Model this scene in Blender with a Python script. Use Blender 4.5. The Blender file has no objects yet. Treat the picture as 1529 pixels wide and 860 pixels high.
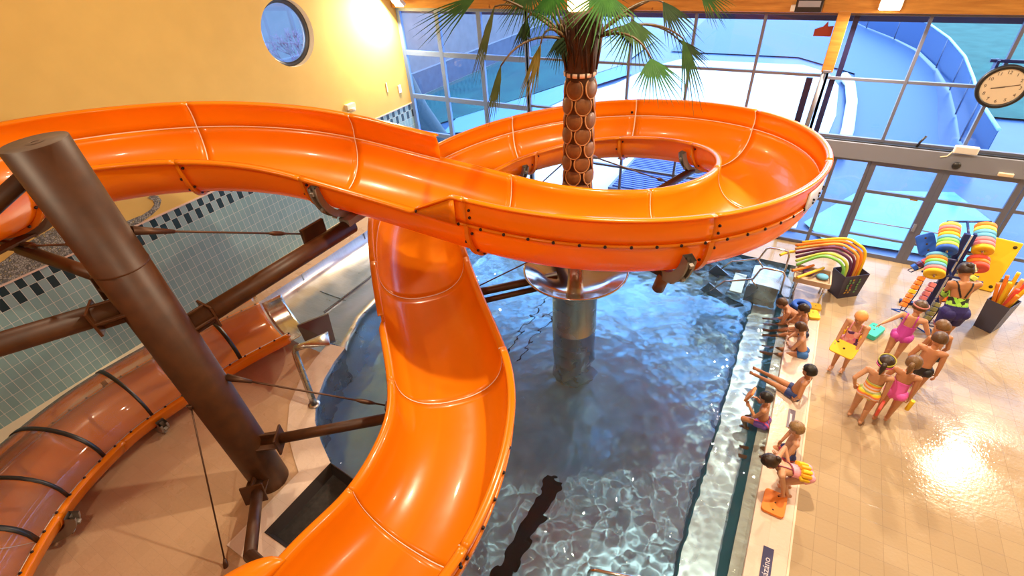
import bpy, bmesh, math, random
from mathutils import Vector, Matrix
import numpy as np
PI = math.pi
V3 = Vector
rnd = random.Random(7)
scene = bpy.context.scene
COL = scene.collection

# ------------------------------------------------------------------ materials
def newmat(name):
    m = bpy.data.materials.new(name); m.use_nodes = True
    nt = m.node_tree
    return m, nt, nt.nodes, nt.links, nt.nodes['Principled BSDF']

def mat(name, col, rough=.5, metal=0., coat=0., emit=None, estr=0., spec=.5, sss=0.):
    m, nt, N, L, b = newmat(name)
    b.inputs['Base Color'].default_value = (*col, 1)
    b.inputs['Roughness'].default_value = rough
    b.inputs['Metallic'].default_value = metal
    b.inputs['Coat Weight'].default_value = coat
    b.inputs['Coat Roughness'].default_value = .06
    b.inputs['Specular IOR Level'].default_value = spec
    if emit:
        b.inputs['Emission Color'].default_value = (*emit, 1)
        b.inputs['Emission Strength'].default_value = estr
    return m

def math_node(nt, op, a, b=None, clamp=False):
    n = nt.nodes.new('ShaderNodeMath'); n.operation = op; n.use_clamp = clamp
    for i, v in enumerate((a, b)):
        if v is None: continue
        if isinstance(v, (int, float)): n.inputs[i].default_value = v
        else: nt.links.new(v, n.inputs[i])
    return n.outputs[0]

def mixcol(nt, fac, a, b):
    n = nt.nodes.new('ShaderNodeMix'); n.data_type = 'RGBA'
    for idx, v in ((0, fac), (6, a), (7, b)):
        if isinstance(v, (int, float)): n.inputs[idx].default_value = v
        elif isinstance(v, tuple): n.inputs[idx].default_value = (*v, 1)
        else: nt.links.new(v, n.inputs[idx])
    return n.outputs[2]

def position(nt):
    g = nt.nodes.new('ShaderNodeNewGeometry'); s = nt.nodes.new('ShaderNodeSeparateXYZ')
    nt.links.new(g.outputs['Position'], s.inputs[0])
    return g.outputs['Position'], s.outputs

def noise(nt, vec, scale, detail=3, rough=.5):
    n = nt.nodes.new('ShaderNodeTexNoise'); n.inputs['Scale'].default_value = scale
    n.inputs['Detail'].default_value = detail; n.inputs['Roughness'].default_value = rough
    if vec is not None: nt.links.new(vec, n.inputs['Vector'])
    return n.outputs['Fac']

def ramp(nt, fac, stops):
    n = nt.nodes.new('ShaderNodeValToRGB'); nt.links.new(fac, n.inputs[0])
    e = n.color_ramp.elements
    while len(e) < len(stops): e.new(.5)
    for i, (p, c) in enumerate(stops):
        e[i].position = p; e[i].color = (*c, 1)
    return n.outputs[0]

def bump(nt, h, strength, dist=.01):
    n = nt.nodes.new('ShaderNodeBump'); n.inputs['Strength'].default_value = strength
    n.inputs['Distance'].default_value = dist; nt.links.new(h, n.inputs['Height'])
    nt.links.new(n.outputs[0], nt.nodes['Principled BSDF'].inputs['Normal'])

def noisy(name, c1, c2, scale, rough=.5, metal=0., coat=0., bstr=0., detail=4):
    m, nt, N, L, b = newmat(name)
    pos, _ = position(nt)
    f = noise(nt, pos, scale, detail)
    L.new(ramp(nt, f, [(.3, c1), (.7, c2)]), b.inputs['Base Color'])
    b.inputs['Roughness'].default_value = rough; b.inputs['Metallic'].default_value = metal
    b.inputs['Coat Weight'].default_value = coat
    if bstr: bump(nt, f, bstr)
    return m

def grid_lines(nt, co, size, w, off=0.):
    # 1 on the joint lines of a regular grid along one axis
    a = math_node(nt, 'DIVIDE', math_node(nt, 'ADD', co, 100 * size + off), size)
    f = math_node(nt, 'FRACT', a)
    return math_node(nt, 'LESS_THAN', f, w / size), math_node(nt, 'FLOOR', a)

def cell_rand(nt, a, b):
    c = nt.nodes.new('ShaderNodeCombineXYZ'); nt.links.new(a, c.inputs[0]); nt.links.new(b, c.inputs[1])
    w = nt.nodes.new('ShaderNodeTexWhiteNoise'); w.noise_dimensions = '2D'; nt.links.new(c.outputs[0], w.inputs['Vector'])
    return w.outputs['Value']

def tile_floor_mat(name, c1, c2, joint, sx, sy, rough, wet):
    m, nt, N, L, b = newmat(name)
    pos, xyz = position(nt)
    lx, ix = grid_lines(nt, xyz[0], sx, .006); ly, iy = grid_lines(nt, xyz[1], sy, .006)
    line = math_node(nt, 'MAXIMUM', lx, ly)
    r = cell_rand(nt, ix, iy)
    big = noise(nt, pos, 1.1, 4)
    base = mixcol(nt, r, c1, c2)
    base = mixcol(nt, math_node(nt, 'MULTIPLY', math_node(nt, 'SUBTRACT', big, .35, True), 1.1, True), base, tuple(x * .82 for x in c2))
    L.new(mixcol(nt, math_node(nt, 'MULTIPLY', line, .55), base, joint), b.inputs['Base Color'])
    wetf = ramp(nt, noise(nt, pos, .9, 5, .6), [(.42, (rough,) * 3), (.6, (wet,) * 3)])
    L.new(wetf, b.inputs['Roughness'])
    h = math_node(nt, 'ADD', math_node(nt, 'MULTIPLY', line, -.5), math_node(nt, 'MULTIPLY', noise(nt, pos, 22, 3), 1.2))
    bump(nt, h, .35, .006)
    return m

def wall_tile_mat():
    m, nt, N, L, b = newmat('teal_wall_tiles')
    pos, xyz = position(nt)
    ly, iy = grid_lines(nt, xyz[1], .125, .007)
    lz, iz = grid_lines(nt, xyz[2], .23, .007, .0)
    lz2, iz2 = grid_lines(nt, xyz[2], .23, .007, .0)
    r = cell_rand(nt, iy, iz)
    low = mixcol(nt, r, (.19, .33, .34), (.23, .375, .38))
    par = math_node(nt, 'FRACT', math_node(nt, 'MULTIPLY', math_node(nt, 'ADD', iy, iz2), .5))
    dark = math_node(nt, 'GREATER_THAN', par, .25)
    border = mixcol(nt, dark, (.24, .36, .38), (.012, .035, .048))
    top = math_node(nt, 'GREATER_THAN', xyz[2], 1.84)
    line = math_node(nt, 'MAXIMUM', ly, mixcol(nt, top, lz, lz2))
    c = mixcol(nt, top, low, border)
    L.new(mixcol(nt, line, c, (.62, .62, .56)), b.inputs['Base Color'])
    b.inputs['Roughness'].default_value = .28
    bump(nt, math_node(nt, 'MULTIPLY', line, -1), .3, .004)
    return m

def mosaic_mat():
    m, nt, N, L, b = newmat('grey_mosaic_chips')
    pos, xyz = position(nt)
    v = N.new('ShaderNodeTexVoronoi'); v.inputs['Scale'].default_value = 30; L.new(pos, v.inputs['Vector'])
    s = N.new('ShaderNodeSeparateColor'); L.new(v.outputs['Color'], s.inputs[0])
    c = ramp(nt, s.outputs[0], [(.0, (.10, .11, .11)), (.25, (.22, .23, .22)), (.34, (.30, .31, .28)), (.75, (.38, .39, .35)), (.93, (.42, .36, .16))])
    v2 = N.new('ShaderNodeTexVoronoi'); v2.feature = 'DISTANCE_TO_EDGE'; v2.inputs['Scale'].default_value = 30; L.new(pos, v2.inputs['Vector'])
    e = math_node(nt, 'LESS_THAN', v2.outputs['Distance'], .09)
    L.new(mixcol(nt, e, c, (.09, .09, .08)), b.inputs['Base Color']); b.inputs['Roughness'].default_value = .4
    return m

def wood_mat():
    m, nt, N, L, b = newmat('varnished_pine')
    pos, _ = position(nt)
    mp = N.new('ShaderNodeMapping'); mp.inputs['Scale'].default_value = (.6, 6, 6); L.new(pos, mp.inputs[0])
    f = noise(nt, mp.outputs[0], 3, 6, .6)
    k = noise(nt, pos, 5, 2)
    c = ramp(nt, f, [(.3, (.36, .15, .03)), (.7, (.56, .27, .06))])
    c = mixcol(nt, math_node(nt, 'GREATER_THAN', k, .72), c, (.22, .08, .02))
    L.new(c, b.inputs['Base Color']); b.inputs['Roughness'].default_value = .35
    return m

def steel_mat(name, col=(.62, .62, .60), r0=.16, r1=.34, scale=(2, 40, 2), bs=.04):
    m, nt, N, L, b = newmat(name)
    pos, _ = position(nt)
    mp = N.new('ShaderNodeMapping'); mp.inputs['Scale'].default_value = scale; L.new(pos, mp.inputs[0])
    f = noise(nt, mp.outputs[0], 2, 4)
    L.new(ramp(nt, f, [(.3, tuple(x * .85 for x in col)), (.7, col)]), b.inputs['Base Color'])
    rr = ramp(nt, noise(nt, pos, 2.2, 3), [(.3, (r0,) * 3), (.7, (r1,) * 3)])
    L.new(rr, b.inputs['Roughness'])
    b.inputs['Metallic'].default_value = 1
    if bs: bump(nt, noise(nt, pos, 1.6, 2), bs, .2)
    return m

def glass_mat(name, tint=(1, 1, 1), k=.9):
    m, nt, N, L, b = newmat(name)
    N.remove(b); out = N['Material Output']
    t = N.new('ShaderNodeBsdfTransparent'); t.inputs[0].default_value = (*tint, 1)
    g = N.new('ShaderNodeBsdfGlossy'); g.inputs['Roughness'].default_value = .01
    g.inputs['Color'].default_value = (.9, .95, 1, 1)
    fr = N.new('ShaderNodeFresnel'); fr.inputs[0].default_value = 1.5
    mx = N.new('ShaderNodeMixShader'); L.new(fr.outputs[0], mx.inputs[0]); L.new(t.outputs[0], mx.inputs[1]); L.new(g.outputs[0], mx.inputs[2])
    L.new(mx.outputs[0], out.inputs[0])
    return m

def fibreglass(name, col, rough=.25):
    m, nt, N, L, b = newmat(name)
    pos, _ = position(nt)
    f = noise(nt, pos, 1.3, 3)
    c = ramp(nt, f, [(.3, tuple(x * .94 for x in col)), (.7, col)])
    L.new(c, b.inputs['Base Color'])
    b.inputs['Roughness'].default_value = rough
    b.inputs['Coat Weight'].default_value = .35; b.inputs['Coat Roughness'].default_value = .05
    bump(nt, noise(nt, pos, 3.0, 2), .05, .05)
    t = N.new('ShaderNodeBsdfTranslucent'); L.new(c, t.inputs[0])
    mx = N.new('ShaderNodeMixShader'); mx.inputs[0].default_value = .30; L.new(b.outputs[0], mx.inputs[1]); L.new(t.outputs[0], mx.inputs[2])
    L.new(mx.outputs[0], N['Material Output'].inputs[0])
    return m

M = {}
M['orange'] = fibreglass('orange_gelcoat', (.97, .29, .004))
M['white_seal'] = mat('white_seal', (.92, .76, .58), .4)
M['orange_translucent'] = M['orange']
M['bolt'] = mat('dark_bolt', (.03, .02, .02), .4, .6)
M['brown'] = noisy('rusty_brown_paint', (.045, .014, .003), (.075, .024, .005), 6, .46, 0, 0, .05)
M['brown_end'] = noisy('dull_brown_cap', (.12, .08, .055), (.15, .10, .07), 9, .6)
M['grey_saddle'] = mat('grey_painted_steel', (.27, .24, .21), .5, .3)
M['cable'] = mat('steel_cable', (.10, .05, .03), .45, .6)
M['yellow_wall'] = noisy('yellow_plaster', (.62, .42, .11), (.66, .45, .12), 2.5, .75, 0, 0, .05)
M['tiles'] = wall_tile_mat()
M['mosaic'] = mosaic_mat()
M['cream'] = mat('cream_trim', (.72, .60, .42), .5)
M['floor'] = tile_floor_mat('beige_deck_tiles', (.415, .305, .185), (.455, .34, .205), (.24, .175, .11), .25, .25, .24, .05)
M['island'] = tile_floor_mat('warm_island_tiles', (.52, .345, .21), (.56, .375, .235), (.44, .30, .19), .2, .2, .4, .25)
M['coping'] = tile_floor_mat('pale_pink_coping', (.70, .56, .45), (.74, .60, .49), (.6, .48, .38), .25, .5, .3, .14)
M['wood'] = wood_mat()
M['alu'] = mat('grey_blue_aluminium', (.17, .19, .28), .4, .35)
M['alu_light'] = mat('light_aluminium', (.30, .33, .42), .4, .3)
M['glass'] = glass_mat('window_glass', (.86, .95, 1.0))
M['steel'] = steel_mat('brushed_steel'); M['lane_steel'] = steel_mat('lane_steel', (.66, .68, .72), .26, .42)
M['steel_dark'] = steel_mat('wet_dark_steel', (.30, .33, .36), .2, .4)
M['pool_floor'] = steel_mat('pool_steel_floor', (.50, .74, .95), .14, .26, (1, 1, 1), 0); M['pool_floor'].node_tree.nodes['Principled BSDF'].inputs['Metallic'].default_value = .38
M['pool_bench'] = steel_mat('pool_steel_bench', (.58, .62, .66), .22, .36, (1, 1, 1), 0); M['pool_bench'].node_tree.nodes['Principled BSDF'].inputs['Metallic'].default_value = .45
M['teal_strip'] = mat('teal_non_slip', (.05, .14, .17), .5)
M['black_rubber'] = noisy('black_rubber', (.012, .011, .010), (.03, .026, .024), 14, .75)
M['dark_frame'] = mat('dark_bronze_frame', (.06, .05, .05), .35, .5)
M['white'] = mat('white_plastic', (.75, .73, .70), .4)
M['black'] = mat('black_plastic', (.012, .012, .014), .4)
M['chrome'] = mat('chrome', (.72, .70, .66), .14, 1)

# ------------------------------------------------------------------ mesh helpers
class MB:
    def __init__(s): s.v = []; s.f = []; s.m = []; s.sm = []
    def add(s, vs, fs, mi=0, smooth=True):
        o = len(s.v); s.v.extend(tuple(x) for x in vs)
        for f in fs: s.f.append(tuple(i + o for i in f)); s.m.append(mi); s.sm.append(smooth)
    def grid(s, P, closed_u=False, closed_v=False, mi=0, smooth=True):
        nu, nv = len(P), len(P[0]); vs = [p for r in P for p in r]; fs = []
        for i in range(nu if closed_u else nu - 1):
            for j in range(nv if closed_v else nv - 1):
                a, b_ = i, (i + 1) % nu; c, d = j, (j + 1) % nv
                fs.append((a * nv + c, b_ * nv + c, b_ * nv + d, a * nv + d))
        s.add(vs, fs, mi, smooth)
    def box(s, c, d, rot=None, mi=0):
        c = V3(c); x, y, z = d[0] / 2, d[1] / 2, d[2] / 2
        vs = [V3((sx * x, sy * y, sz * z)) for sx in (-1, 1) for sy in (-1, 1) for sz in (-1, 1)]
        if rot is not None: vs = [rot @ v for v in vs]
        s.add([v + c for v in vs], [(0, 1, 3, 2), (4, 6, 7, 5), (0, 4, 5, 1), (2, 3, 7, 6), (0, 2, 6, 4), (1, 5, 7, 3)], mi, False)
    def tube(s, pts, r, n=10, mi=0, cap=True, closed=False, smooth=True):
        pts = [V3(p) for p in pts]; k = len(pts)
        rs = r if isinstance(r, (list, tuple)) else [r] * k
        rows = []; up = None
        for i, p in enumerate(pts):
            if closed: t = pts[(i + 1) % k] - pts[i - 1]
            else: t = pts[min(i + 1, k - 1)] - pts[max(i - 1, 0)]
            t.normalize()
            if up is None:
                up = V3((0, 0, 1)) if abs(t.z) < .9 else V3((1, 0, 0))
            a = t.cross(up)
            if a.length < 1e-6: a = t.cross(V3((0, 1, 0)))
            a.normalize(); b_ = a.cross(t).normalized(); up = b_
            rows.append([p + (a * math.cos(q) + b_ * math.sin(q)) * rs[i] for q in [2 * PI * j / n for j in range(n)]])
        s.grid(rows, closed_u=closed, closed_v=True, mi=mi, smooth=smooth)
        if cap and not closed:
            o = len(s.v) - k * n
            s.f.append(tuple(o + j for j in range(n))[::-1]); s.m.append(mi); s.sm.append(False)
            s.f.append(tuple(o + (k - 1) * n + j for j in range(n))); s.m.append(mi); s.sm.append(False)
    def lathe(s, prof, c=(0, 0, 0), n=32, mi=0, smooth=True, R=None):
        c = V3(c); rows = []
        for r, z in prof:
            row = [V3((r * math.cos(2 * PI * j / n), r * math.sin(2 * PI * j / n), z)) for j in range(n)]
            rows.append([(R @ p if R else p) + c for p in row])
        s.grid(rows, closed_v=True, mi=mi, smooth=smooth)
    def ell(s, c, r, R=None, n=14, m=9, mi=0):
        c = V3(c); rows = []
        for i in range(m + 1):
            th = PI * i / m
            row = []
            for j in range(n):
                p = V3((r[0] * math.sin(th) * math.cos(2 * PI * j / n), r[1] * math.sin(th) * math.sin(2 * PI * j / n), -r[2] * math.cos(th)))
                row.append((R @ p if R else p) + c)
            rows.append(row)
        s.grid(rows, closed_v=True, mi=mi)
    def prism(s, poly, z0, z1, mi=0, top_mi=None):
        n = len(poly)
        vs = [(x, y, z0) for x, y in poly] + [(x, y, z1) for x, y in poly]
        s.add(vs, [tuple(range(n))[::-1]], mi, False)
        s.f.append(tuple(len(s.v) - n + i for i in range(n))); s.m.append(mi if top_mi is None else top_mi); s.sm.append(False)
        o = len(s.v) - 2 * n
        for i in range(n):
            j = (i + 1) % n
            s.f.append((o + i, o + j, o + n + j, o + n + i)); s.m.append(mi); s.sm.append(False)
    def xform(s, Mx):
        s.v = [tuple(Mx @ V3(p)) for p in s.v]; return s
    def build(s, name, mats, parent=None, bevel=0, solid=0, subsurf=0, loc=None):
        me = bpy.data.meshes.new(name); me.from_pydata(s.v, [], s.f)
        if not isinstance(mats, (list, tuple)): mats = [mats]
        for mm in mats: me.materials.append(M[mm] if isinstance(mm, str) else mm)
        me.polygons.foreach_set('material_index', s.m); me.polygons.foreach_set('use_smooth', s.sm)
        bm = bmesh.new(); bm.from_mesh(me); bmesh.ops.remove_doubles(bm, verts=bm.verts, dist=1e-5)
        bmesh.ops.recalc_face_normals(bm, faces=bm.faces); bm.to_mesh(me); bm.free(); me.update()
        o = bpy.data.objects.new(name, me); COL.objects.link(o)
        if parent is not None: o.parent = parent
        if loc is not None: o.location = loc
        if solid:
            q = o.modifiers.new('solid', 'SOLIDIFY'); q.thickness = solid; q.offset = 0
        if bevel:
            q = o.modifiers.new('bevel', 'BEVEL'); q.width = bevel; q.segments = 2; q.limit_method = 'ANGLE'
        if subsurf:
            q = o.modifiers.new('sub', 'SUBSURF'); q.levels = subsurf; q.render_levels = subsurf
        return o

def tag(o, label=None, cat=None, group=None, kind=None):
    if label: o['label'] = label
    if cat: o['category'] = cat
    if group: o['group'] = group
    if kind: o['kind'] = kind
    return o
def struct(o): o['kind'] = 'structure'; return o
def thing(name, label, cat, loc=(0, 0, 0), group=None, rz=0):
    o = bpy.data.objects.new(name, None); COL.objects.link(o); o.location = loc; o.rotation_euler = (0, 0, rz); o.empty_display_size = .1
    return tag(o, label, cat, group)
def put(mb, name, mats, root, **k):
    """part of a thing whose root Empty stands away from the origin: geometry is given in world coordinates"""
    o = mb.build(name, mats, root, **k)
    bpy.context.view_layer.update()
    o.matrix_parent_inverse = root.matrix_world.inverted()
    return o
def copy_tree(o, parent=None):
    c = o.copy(); COL.objects.link(c)
    if parent is not None: c.parent = parent
    for ch in list(o.children): copy_tree(ch, c)
    return c
def rotmat(z=0, x=0, y=0): return Matrix.Rotation(z, 3, 'Z') @ Matrix.Rotation(y, 3, 'Y') @ Matrix.Rotation(x, 3, 'X')
def frame_to(d, up=(0, 0, 1)):
    """3x3 whose z axis is d"""
    d = V3(d).normalized(); u = V3(up)
    if abs(d.dot(u)) > .98: u = V3((1, 0, 0))
    x = u.cross(d).normalized(); y = d.cross(x)
    return Matrix((x, y, d)).transposed()
def bez(a, b, c, n=10):
    a, b, c = V3(a), V3(b), V3(c)
    return [a * (1 - t) ** 2 + b * 2 * t * (1 - t) + c * t * t for t in [i / n for i in range(n + 1)]]

# ------------------------------------------------------------------ room shell
WX = -10.67; WY = 12.0; EX = 9.0; SY = -6.0; CZ = 8.6
POOL = [(.8, -3.0), (.8, 10.9), (-9.6, 10.9), (-9.6, 4.0), (-7.0, 4.0), (-6.67, 4.31), (-6.58, 3.94), (-6.42, 3.54), (-6.13, 3.07), (-5.81, 2.75), (-5.4, 2.51), (-4.98, 2.3),
        (-4.95, 1.1), (-4.35, 1.1), (-4.35, -3.0)]
def deck(name, outer, hole, z, material):
    bm = bmesh.new()
    def loop(poly):
        vs = [bm.verts.new((x, y, z)) for x, y in poly]
        return [bm.edges.new((vs[i], vs[(i + 1) % len(vs)])) for i in range(len(vs))]
    ed = loop(outer) + (loop(hole) if hole else [])
    bmesh.ops.triangle_fill(bm, edges=ed, use_beauty=True, normal=(0, 0, 1))
    me = bpy.data.meshes.new(name); bm.normal_update()
    for f in bm.faces:
        if f.normal.z < 0: f.normal_flip()
    bm.to_mesh(me); bm.free(); me.materials.append(M[material] if isinstance(material, str) else material)
    o = bpy.data.objects.new(name, me); COL.objects.link(o); return o
struct(deck('floor', [(-4.35, SY), (EX, SY), (EX, WY), (WX, WY), (WX, 10.9), (-9.6, 10.9), (.8, 10.9), (.8, -3.0), (-4.35, -3.0)], None, 0, 'floor'))
struct(deck('floor_island', [(WX, SY), (-4.35, SY), (-4.35, -3.0), (-4.35, 1.1), (-4.95, 1.1), (-4.98, 2.3), (-5.4, 2.51), (-5.81, 2.75), (-6.13, 3.07), (-6.42, 3.54), (-6.58, 3.94), (-6.67, 4.31), (-7.0, 4.0), (-9.6, 4.0), (-9.6, 10.9), (WX, 10.9)], None, 0, 'island'))
# pale coping along the east edge of the pool and around the island
mb = MB(); mb.prism([(.78, -3.0), (1.2, -3.0), (1.29, 10.9), (.8, 10.9)], -.09, .015)
cop = struct(mb.build('trim_1', 'coping', bevel=.008))
mb = MB(); mb.prism([(1.2, -3.0), (1.225, -3.0), (1.315, 10.9), (1.29, 10.9)], -.02, .017); struct(mb.build('trim_2', mat('pale_joint', (.75, .62, .46), .5)))
inner = [(-6.67, 4.31), (-6.58, 3.94), (-6.42, 3.54), (-6.13, 3.07), (-5.81, 2.75), (-5.4, 2.51), (-4.96, 2.3), (-4.96, 1.08), (-4.35, 1.08), (-4.35, .3)]
outer = [(-7.08, 4.24), (-6.97, 3.8), (-6.80, 3.3), (-6.5, 2.8), (-6.08, 2.4), (-5.6, 2.12), (-5.28, 1.95), (-5.28, .72), (-4.7, .72), (-4.7, .3)]
mb = MB()
mb.grid([[(*p, .015) for p in outer], [(*p, .015) for p in inner], [(*p, -.08) for p in inner]], smooth=False)
struct(mb.build('trim_3', 'coping'))
# pool basin
mb = MB(); PZ = -1.2
mb.add([(.05, -3, PZ), (.05, 10.9, PZ), (-7.3, 10.9, PZ), (-7.3, -3, PZ)], [(0, 1, 2, 3)], 0, False)
def wall(a, b, z0, z1, mi=1): mb.add([(*a, z0), (*b, z0), (*b, z1), (*a, z1)], [(0, 1, 2, 3)], mi, False)
W = [(-7.15, 4.3)] + inner[:7] + [(-4.96, 1.08), (-4.35, 1.08), (-4.35, -3), (.8, -3)]
for a, b in zip(W, W[1:]): wall(a, b, PZ, 0)
wall((.8, 10.9), (-9.6, 10.9), PZ, 0)
struct(mb.build('pool_basin_floor', ['pool_floor', 'steel_dark']))
mb = MB()   # stepped bench along the east edge
prof = [(.8, 0, 2), (.79, -.1, 2), (.64, -.11, 2), (.63, -.16, 1), (.53, -.30, 1), (.51, -.32, 0), (.10, -.34, 0), (.08, -.36, 1), (.05, -.62, 1), (.04, PZ, 0)]
for (x0, z0, m0), (x1, z1, m1) in zip(prof, prof[1:]):
    mb.add([(x0, -3, z0), (x1, -3, z1), (x1, 10.9, z1), (x0, 10.9, z0)], [(0, 1, 2, 3)], m0 if m0 == m1 else m1, False)
struct(mb.build('pool_bench_floor', ['pool_bench', 'teal_strip', 'coping']))
mb = MB(); mb.box((-2.02, 2.6, PZ + .012), (.2, 2.9, .02))
mb.add([(-2.14, 1.15, PZ + .013), (-1.9, 1.15, PZ + .013), (-1.9, 4.1, PZ + .013), (-2.14, 4.1, PZ + .013)], [(0, 1, 2, 3)])
tag(mb.build('floor_grating', mat('dark_grating', (.05, .05, .055), .6)), 'long dark grating strip lying on the pool floor', 'grating')
mb = MB()
for dx in (0, .35): mb.box((-4.2 + dx, 7.6, PZ + .006), (.03, 3.0, .008))
struct(mb.build('trim_4', 'dark_frame'))
# stainless splash-out lane along the tiled wall
lp = [(-9.6, 0), (-9.57, -.2), (-9.45, -.3), (-9.0, -.36), (-8.3, -.36), (-7.7, -.25), (-7.4, -.07), (-7.28, -.05), (-7.18, -.12), (-7.13, -.4), (-7.1, PZ)]
mb = MB()
rows = []
for y, k in ((4.0, 0), (4.35, 0), (5.2, .0), (6.2, -.1), (7.4, -.18), (9, -.18), (10.9, -.18)):
    sh = {4.0: .45, 4.35: .5, 5.2: .1}.get(y, -.05)
    rows.append([(x + (sh if x > -7.5 else 0), y, z) for x, z in lp])
mb.grid(rows)
struct(mb.build('splash_lane_floor', 'lane_steel', subsurf=0))
mb = MB()
for y in (5.75, 7.9): mb.box((-9.58, y, -.1), (.012, .03, .2)); mb.box((-8.5, y, -.352), (2.0, .02, .01))
mb.box((-8.35, 8.0, -.335), (.03, 5.6, .035))
struct(mb.build('trim_5', 'steel_dark'))

# left wall: tiles below, yellow plaster above, round opening
WC = (8.25, 4.82); WR = .70
mb = MB()
T = 48
ring = [(WC[0] + WR * math.cos(2 * PI * i / T), WC[1] + WR * math.sin(2 * PI * i / T)) for i in range(T)]
def sq(i):
    a = 2 * PI * i / T; c, s = math.cos(a), math.sin(a); k = 1.2 / max(abs(c), abs(s)); return (WC[0] + c * k, WC[1] + s * k)
sqr = [sq(i) for i in range(T)]
mb.grid([[(WX, *p) for p in ring], [(WX, *p) for p in sqr]], closed_v=True, smooth=False)
mb.grid([[(WX, *p) for p in ring], [(WX - .36, *p) for p in ring]], closed_v=True, smooth=True, mi=2)
y0, y1, z0, z1 = WC[0] - 1.2, WC[0] + 1.2, WC[1] - 1.2, WC[1] + 1.2
TZ = 2.25
for ya, yb, za, zb in ((SY, y0, TZ, CZ), (y1, WY, TZ, CZ), (y0, y1, TZ, z0), (y0, y1, z1, CZ)):
    mb.add([(WX, ya, za), (WX, yb, za), (WX, yb, zb), (WX, ya, zb)], [(0, 1, 2, 3)], 0, False)
mb.add([(WX, SY, -.4), (WX, WY, -.4), (WX, WY, TZ), (WX, SY, TZ)], [(0, 1, 2, 3)], 1, False)
struct(mb.build('wall_left', ['yellow_wall', 'tiles', mat('white_reveal', (.75, .70, .58), .5)]))
mb = MB(); mb.box((WX + .01, (SY + WY) / 2, TZ + .012), (.02, WY - SY, .03)); struct(mb.build('trim_6', mat('pink_cream_strip', (.66, .50, .40), .45)))
mb = MB(); mb.prism([(WX, -2), (-10.3, -2), (-10.3, 10.9), (WX, 10.9)], 0, .02); struct(mb.build('trim_7', 'cream'))
# round window
mb = MB(); R_ = Matrix.Rotation(PI / 2, 3, 'Y')
mb.lathe([(WR - .09, -.03), (WR - .09, .03), (WR - .05, .045), (WR + .0, .045), (WR + .0, -.03), (WR - .09, -.03)], (WX - .20, *WC), 56, R=R_)
w1 = struct(mb.build('window_1', mat('dark_round_frame', (.07, .08, .10), .4, .3)))
mb = MB(); mb.lathe([(0, 0), (WR - .08, 0)], (WX - .20, *WC), 48, R=R_); mb.build('pane', 'glass', w1)
# wave-shaped mosaic on the plaster above the border
def wall_shape(name, pts, th=.012):
    bm = bmesh.new(); vs = [bm.verts.new((WX + .002, y, z)) for y, z in pts]
    f = bm.faces.new(vs); r = bmesh.ops.extrude_face_region(bm, geom=[f])
    for g in r['geom']:
        if isinstance(g, bmesh.types.BMVert): g.co.x += th
    bmesh.ops.recalc_face_normals(bm, faces=bm.faces); bmesh.ops.triangulate(bm, faces=bm.faces)
    me = bpy.data.meshes.new(name); bm.to_mesh(me); bm.free(); me.materials.append(M['mosaic'])
    o = bpy.data.objects.new(name, me); COL.objects.link(o); return o
z = TZ + .03
tag(wall_shape('wave_mosaic', [(-.6, z), (.3, z), (1.2, z), (2.2, z), (3.2, z), (3.62, z), (3.86, z + .05), (4.04, z + .12), (4.14, z + .24), (4.12, z + .34), (4.03, z + .40), (3.93, z + .38), (4.0, z + .30), (3.99, z + .22), (3.88, z + .15), (3.70, z + .12), (3.4, z + .13), (3.2, z + .17), (2.95, z + .27),
     (2.7, z + .44), (2.4, z + .52), (2.0, z + .46), (1.6, z + .34), (1.2, z + .26), (.7, z + .2), (.1, z + .16), (-.6, z + .2)]), 'grey mosaic wave with a curled crest on the yellow wall above the tile border', 'mosaic')

# back wall: window front
mb = MB()
mb.add([(WX, WY, 4.86), (EX, WY, 4.86), (EX, WY, CZ), (WX, WY, CZ)], [(0, 1, 2, 3)], 0, False)
struct(mb.build('wall_back', mat('upper_wall', (.5, .36, .16), .7)))
mb = MB(); mb.box(((WX + EX) / 2, WY - .09, 5.12), (EX - WX, .2, .5)); struct(mb.build('trim_8', 'wood', bevel=.01))
mb = MB(); mb.box((.20, WY - .10, 4.38), (.20, .22, 1.05)); mb.box((.20, WY - .14, 3.87), (.14, .16, .05), mi=1)
struct(mb.build('column_wood', ['wood', 'alu'], bevel=.006))
mb = MB(); mb.tube([(.16, WY - .16, 3.86), (.13, WY - .16, 2.55)], .045, 12); struct(mb.build('column_pipe', 'alu_light'))
mb = MB(); mb.box((-.06, WY - .02, 3.1), (.12, .08, 1.2)); mb.box((.34, WY + .03, 3.1), (.10, .06, 1.2)); mb.box((.42, WY + .02, 4.3), (.09, .05, 1.1))
struct(mb.build('trim_9', mat('navy_upright', (.01, .012, .06), .4)))
MUL = [-10.62, -9.27, -7.92, -6.52, -5.2, -3.83, -2.45, -1.12, .22, 1.53, 2.81, 4.12, 5.45, 6.8, 8.1]
def window(n, x0, x1, rows, z0, z1, w=.055, mull=None):
    mb = MB()
    mu = [x for x in MUL if x0 - .01 <= x <= x1 + .01] if mull is None else mull
    for x in mu: mb.box((x, WY, (z0 + z1) / 2), (w, .09, z1 - z0))
    for zz in rows: mb.box(((x0 + x1) / 2, WY, zz), (x1 - x0, .08, w))
    o = struct(mb.build('window_%d' % n, 'alu', bevel=.004))
    zs = sorted(rows); k = 0
    for xa, xb in zip(mu, mu[1:]):
        for za, zb in zip(zs, zs[1:]):
            p = MB(); p.add([(xa, WY + .01, za), (xb, WY + .01, za), (xb, WY + .01, zb), (xa, WY + .01, zb)], [(0, 1, 2, 3)], 0, False)
            p.build('pane', 'glass', o)
    return o
daylight_blue_frame = mat('blue_lit_frame', (.17, .28, .58), .4, .1)  # blue outdoor light on the left bay's frames, put into their base colour
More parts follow.
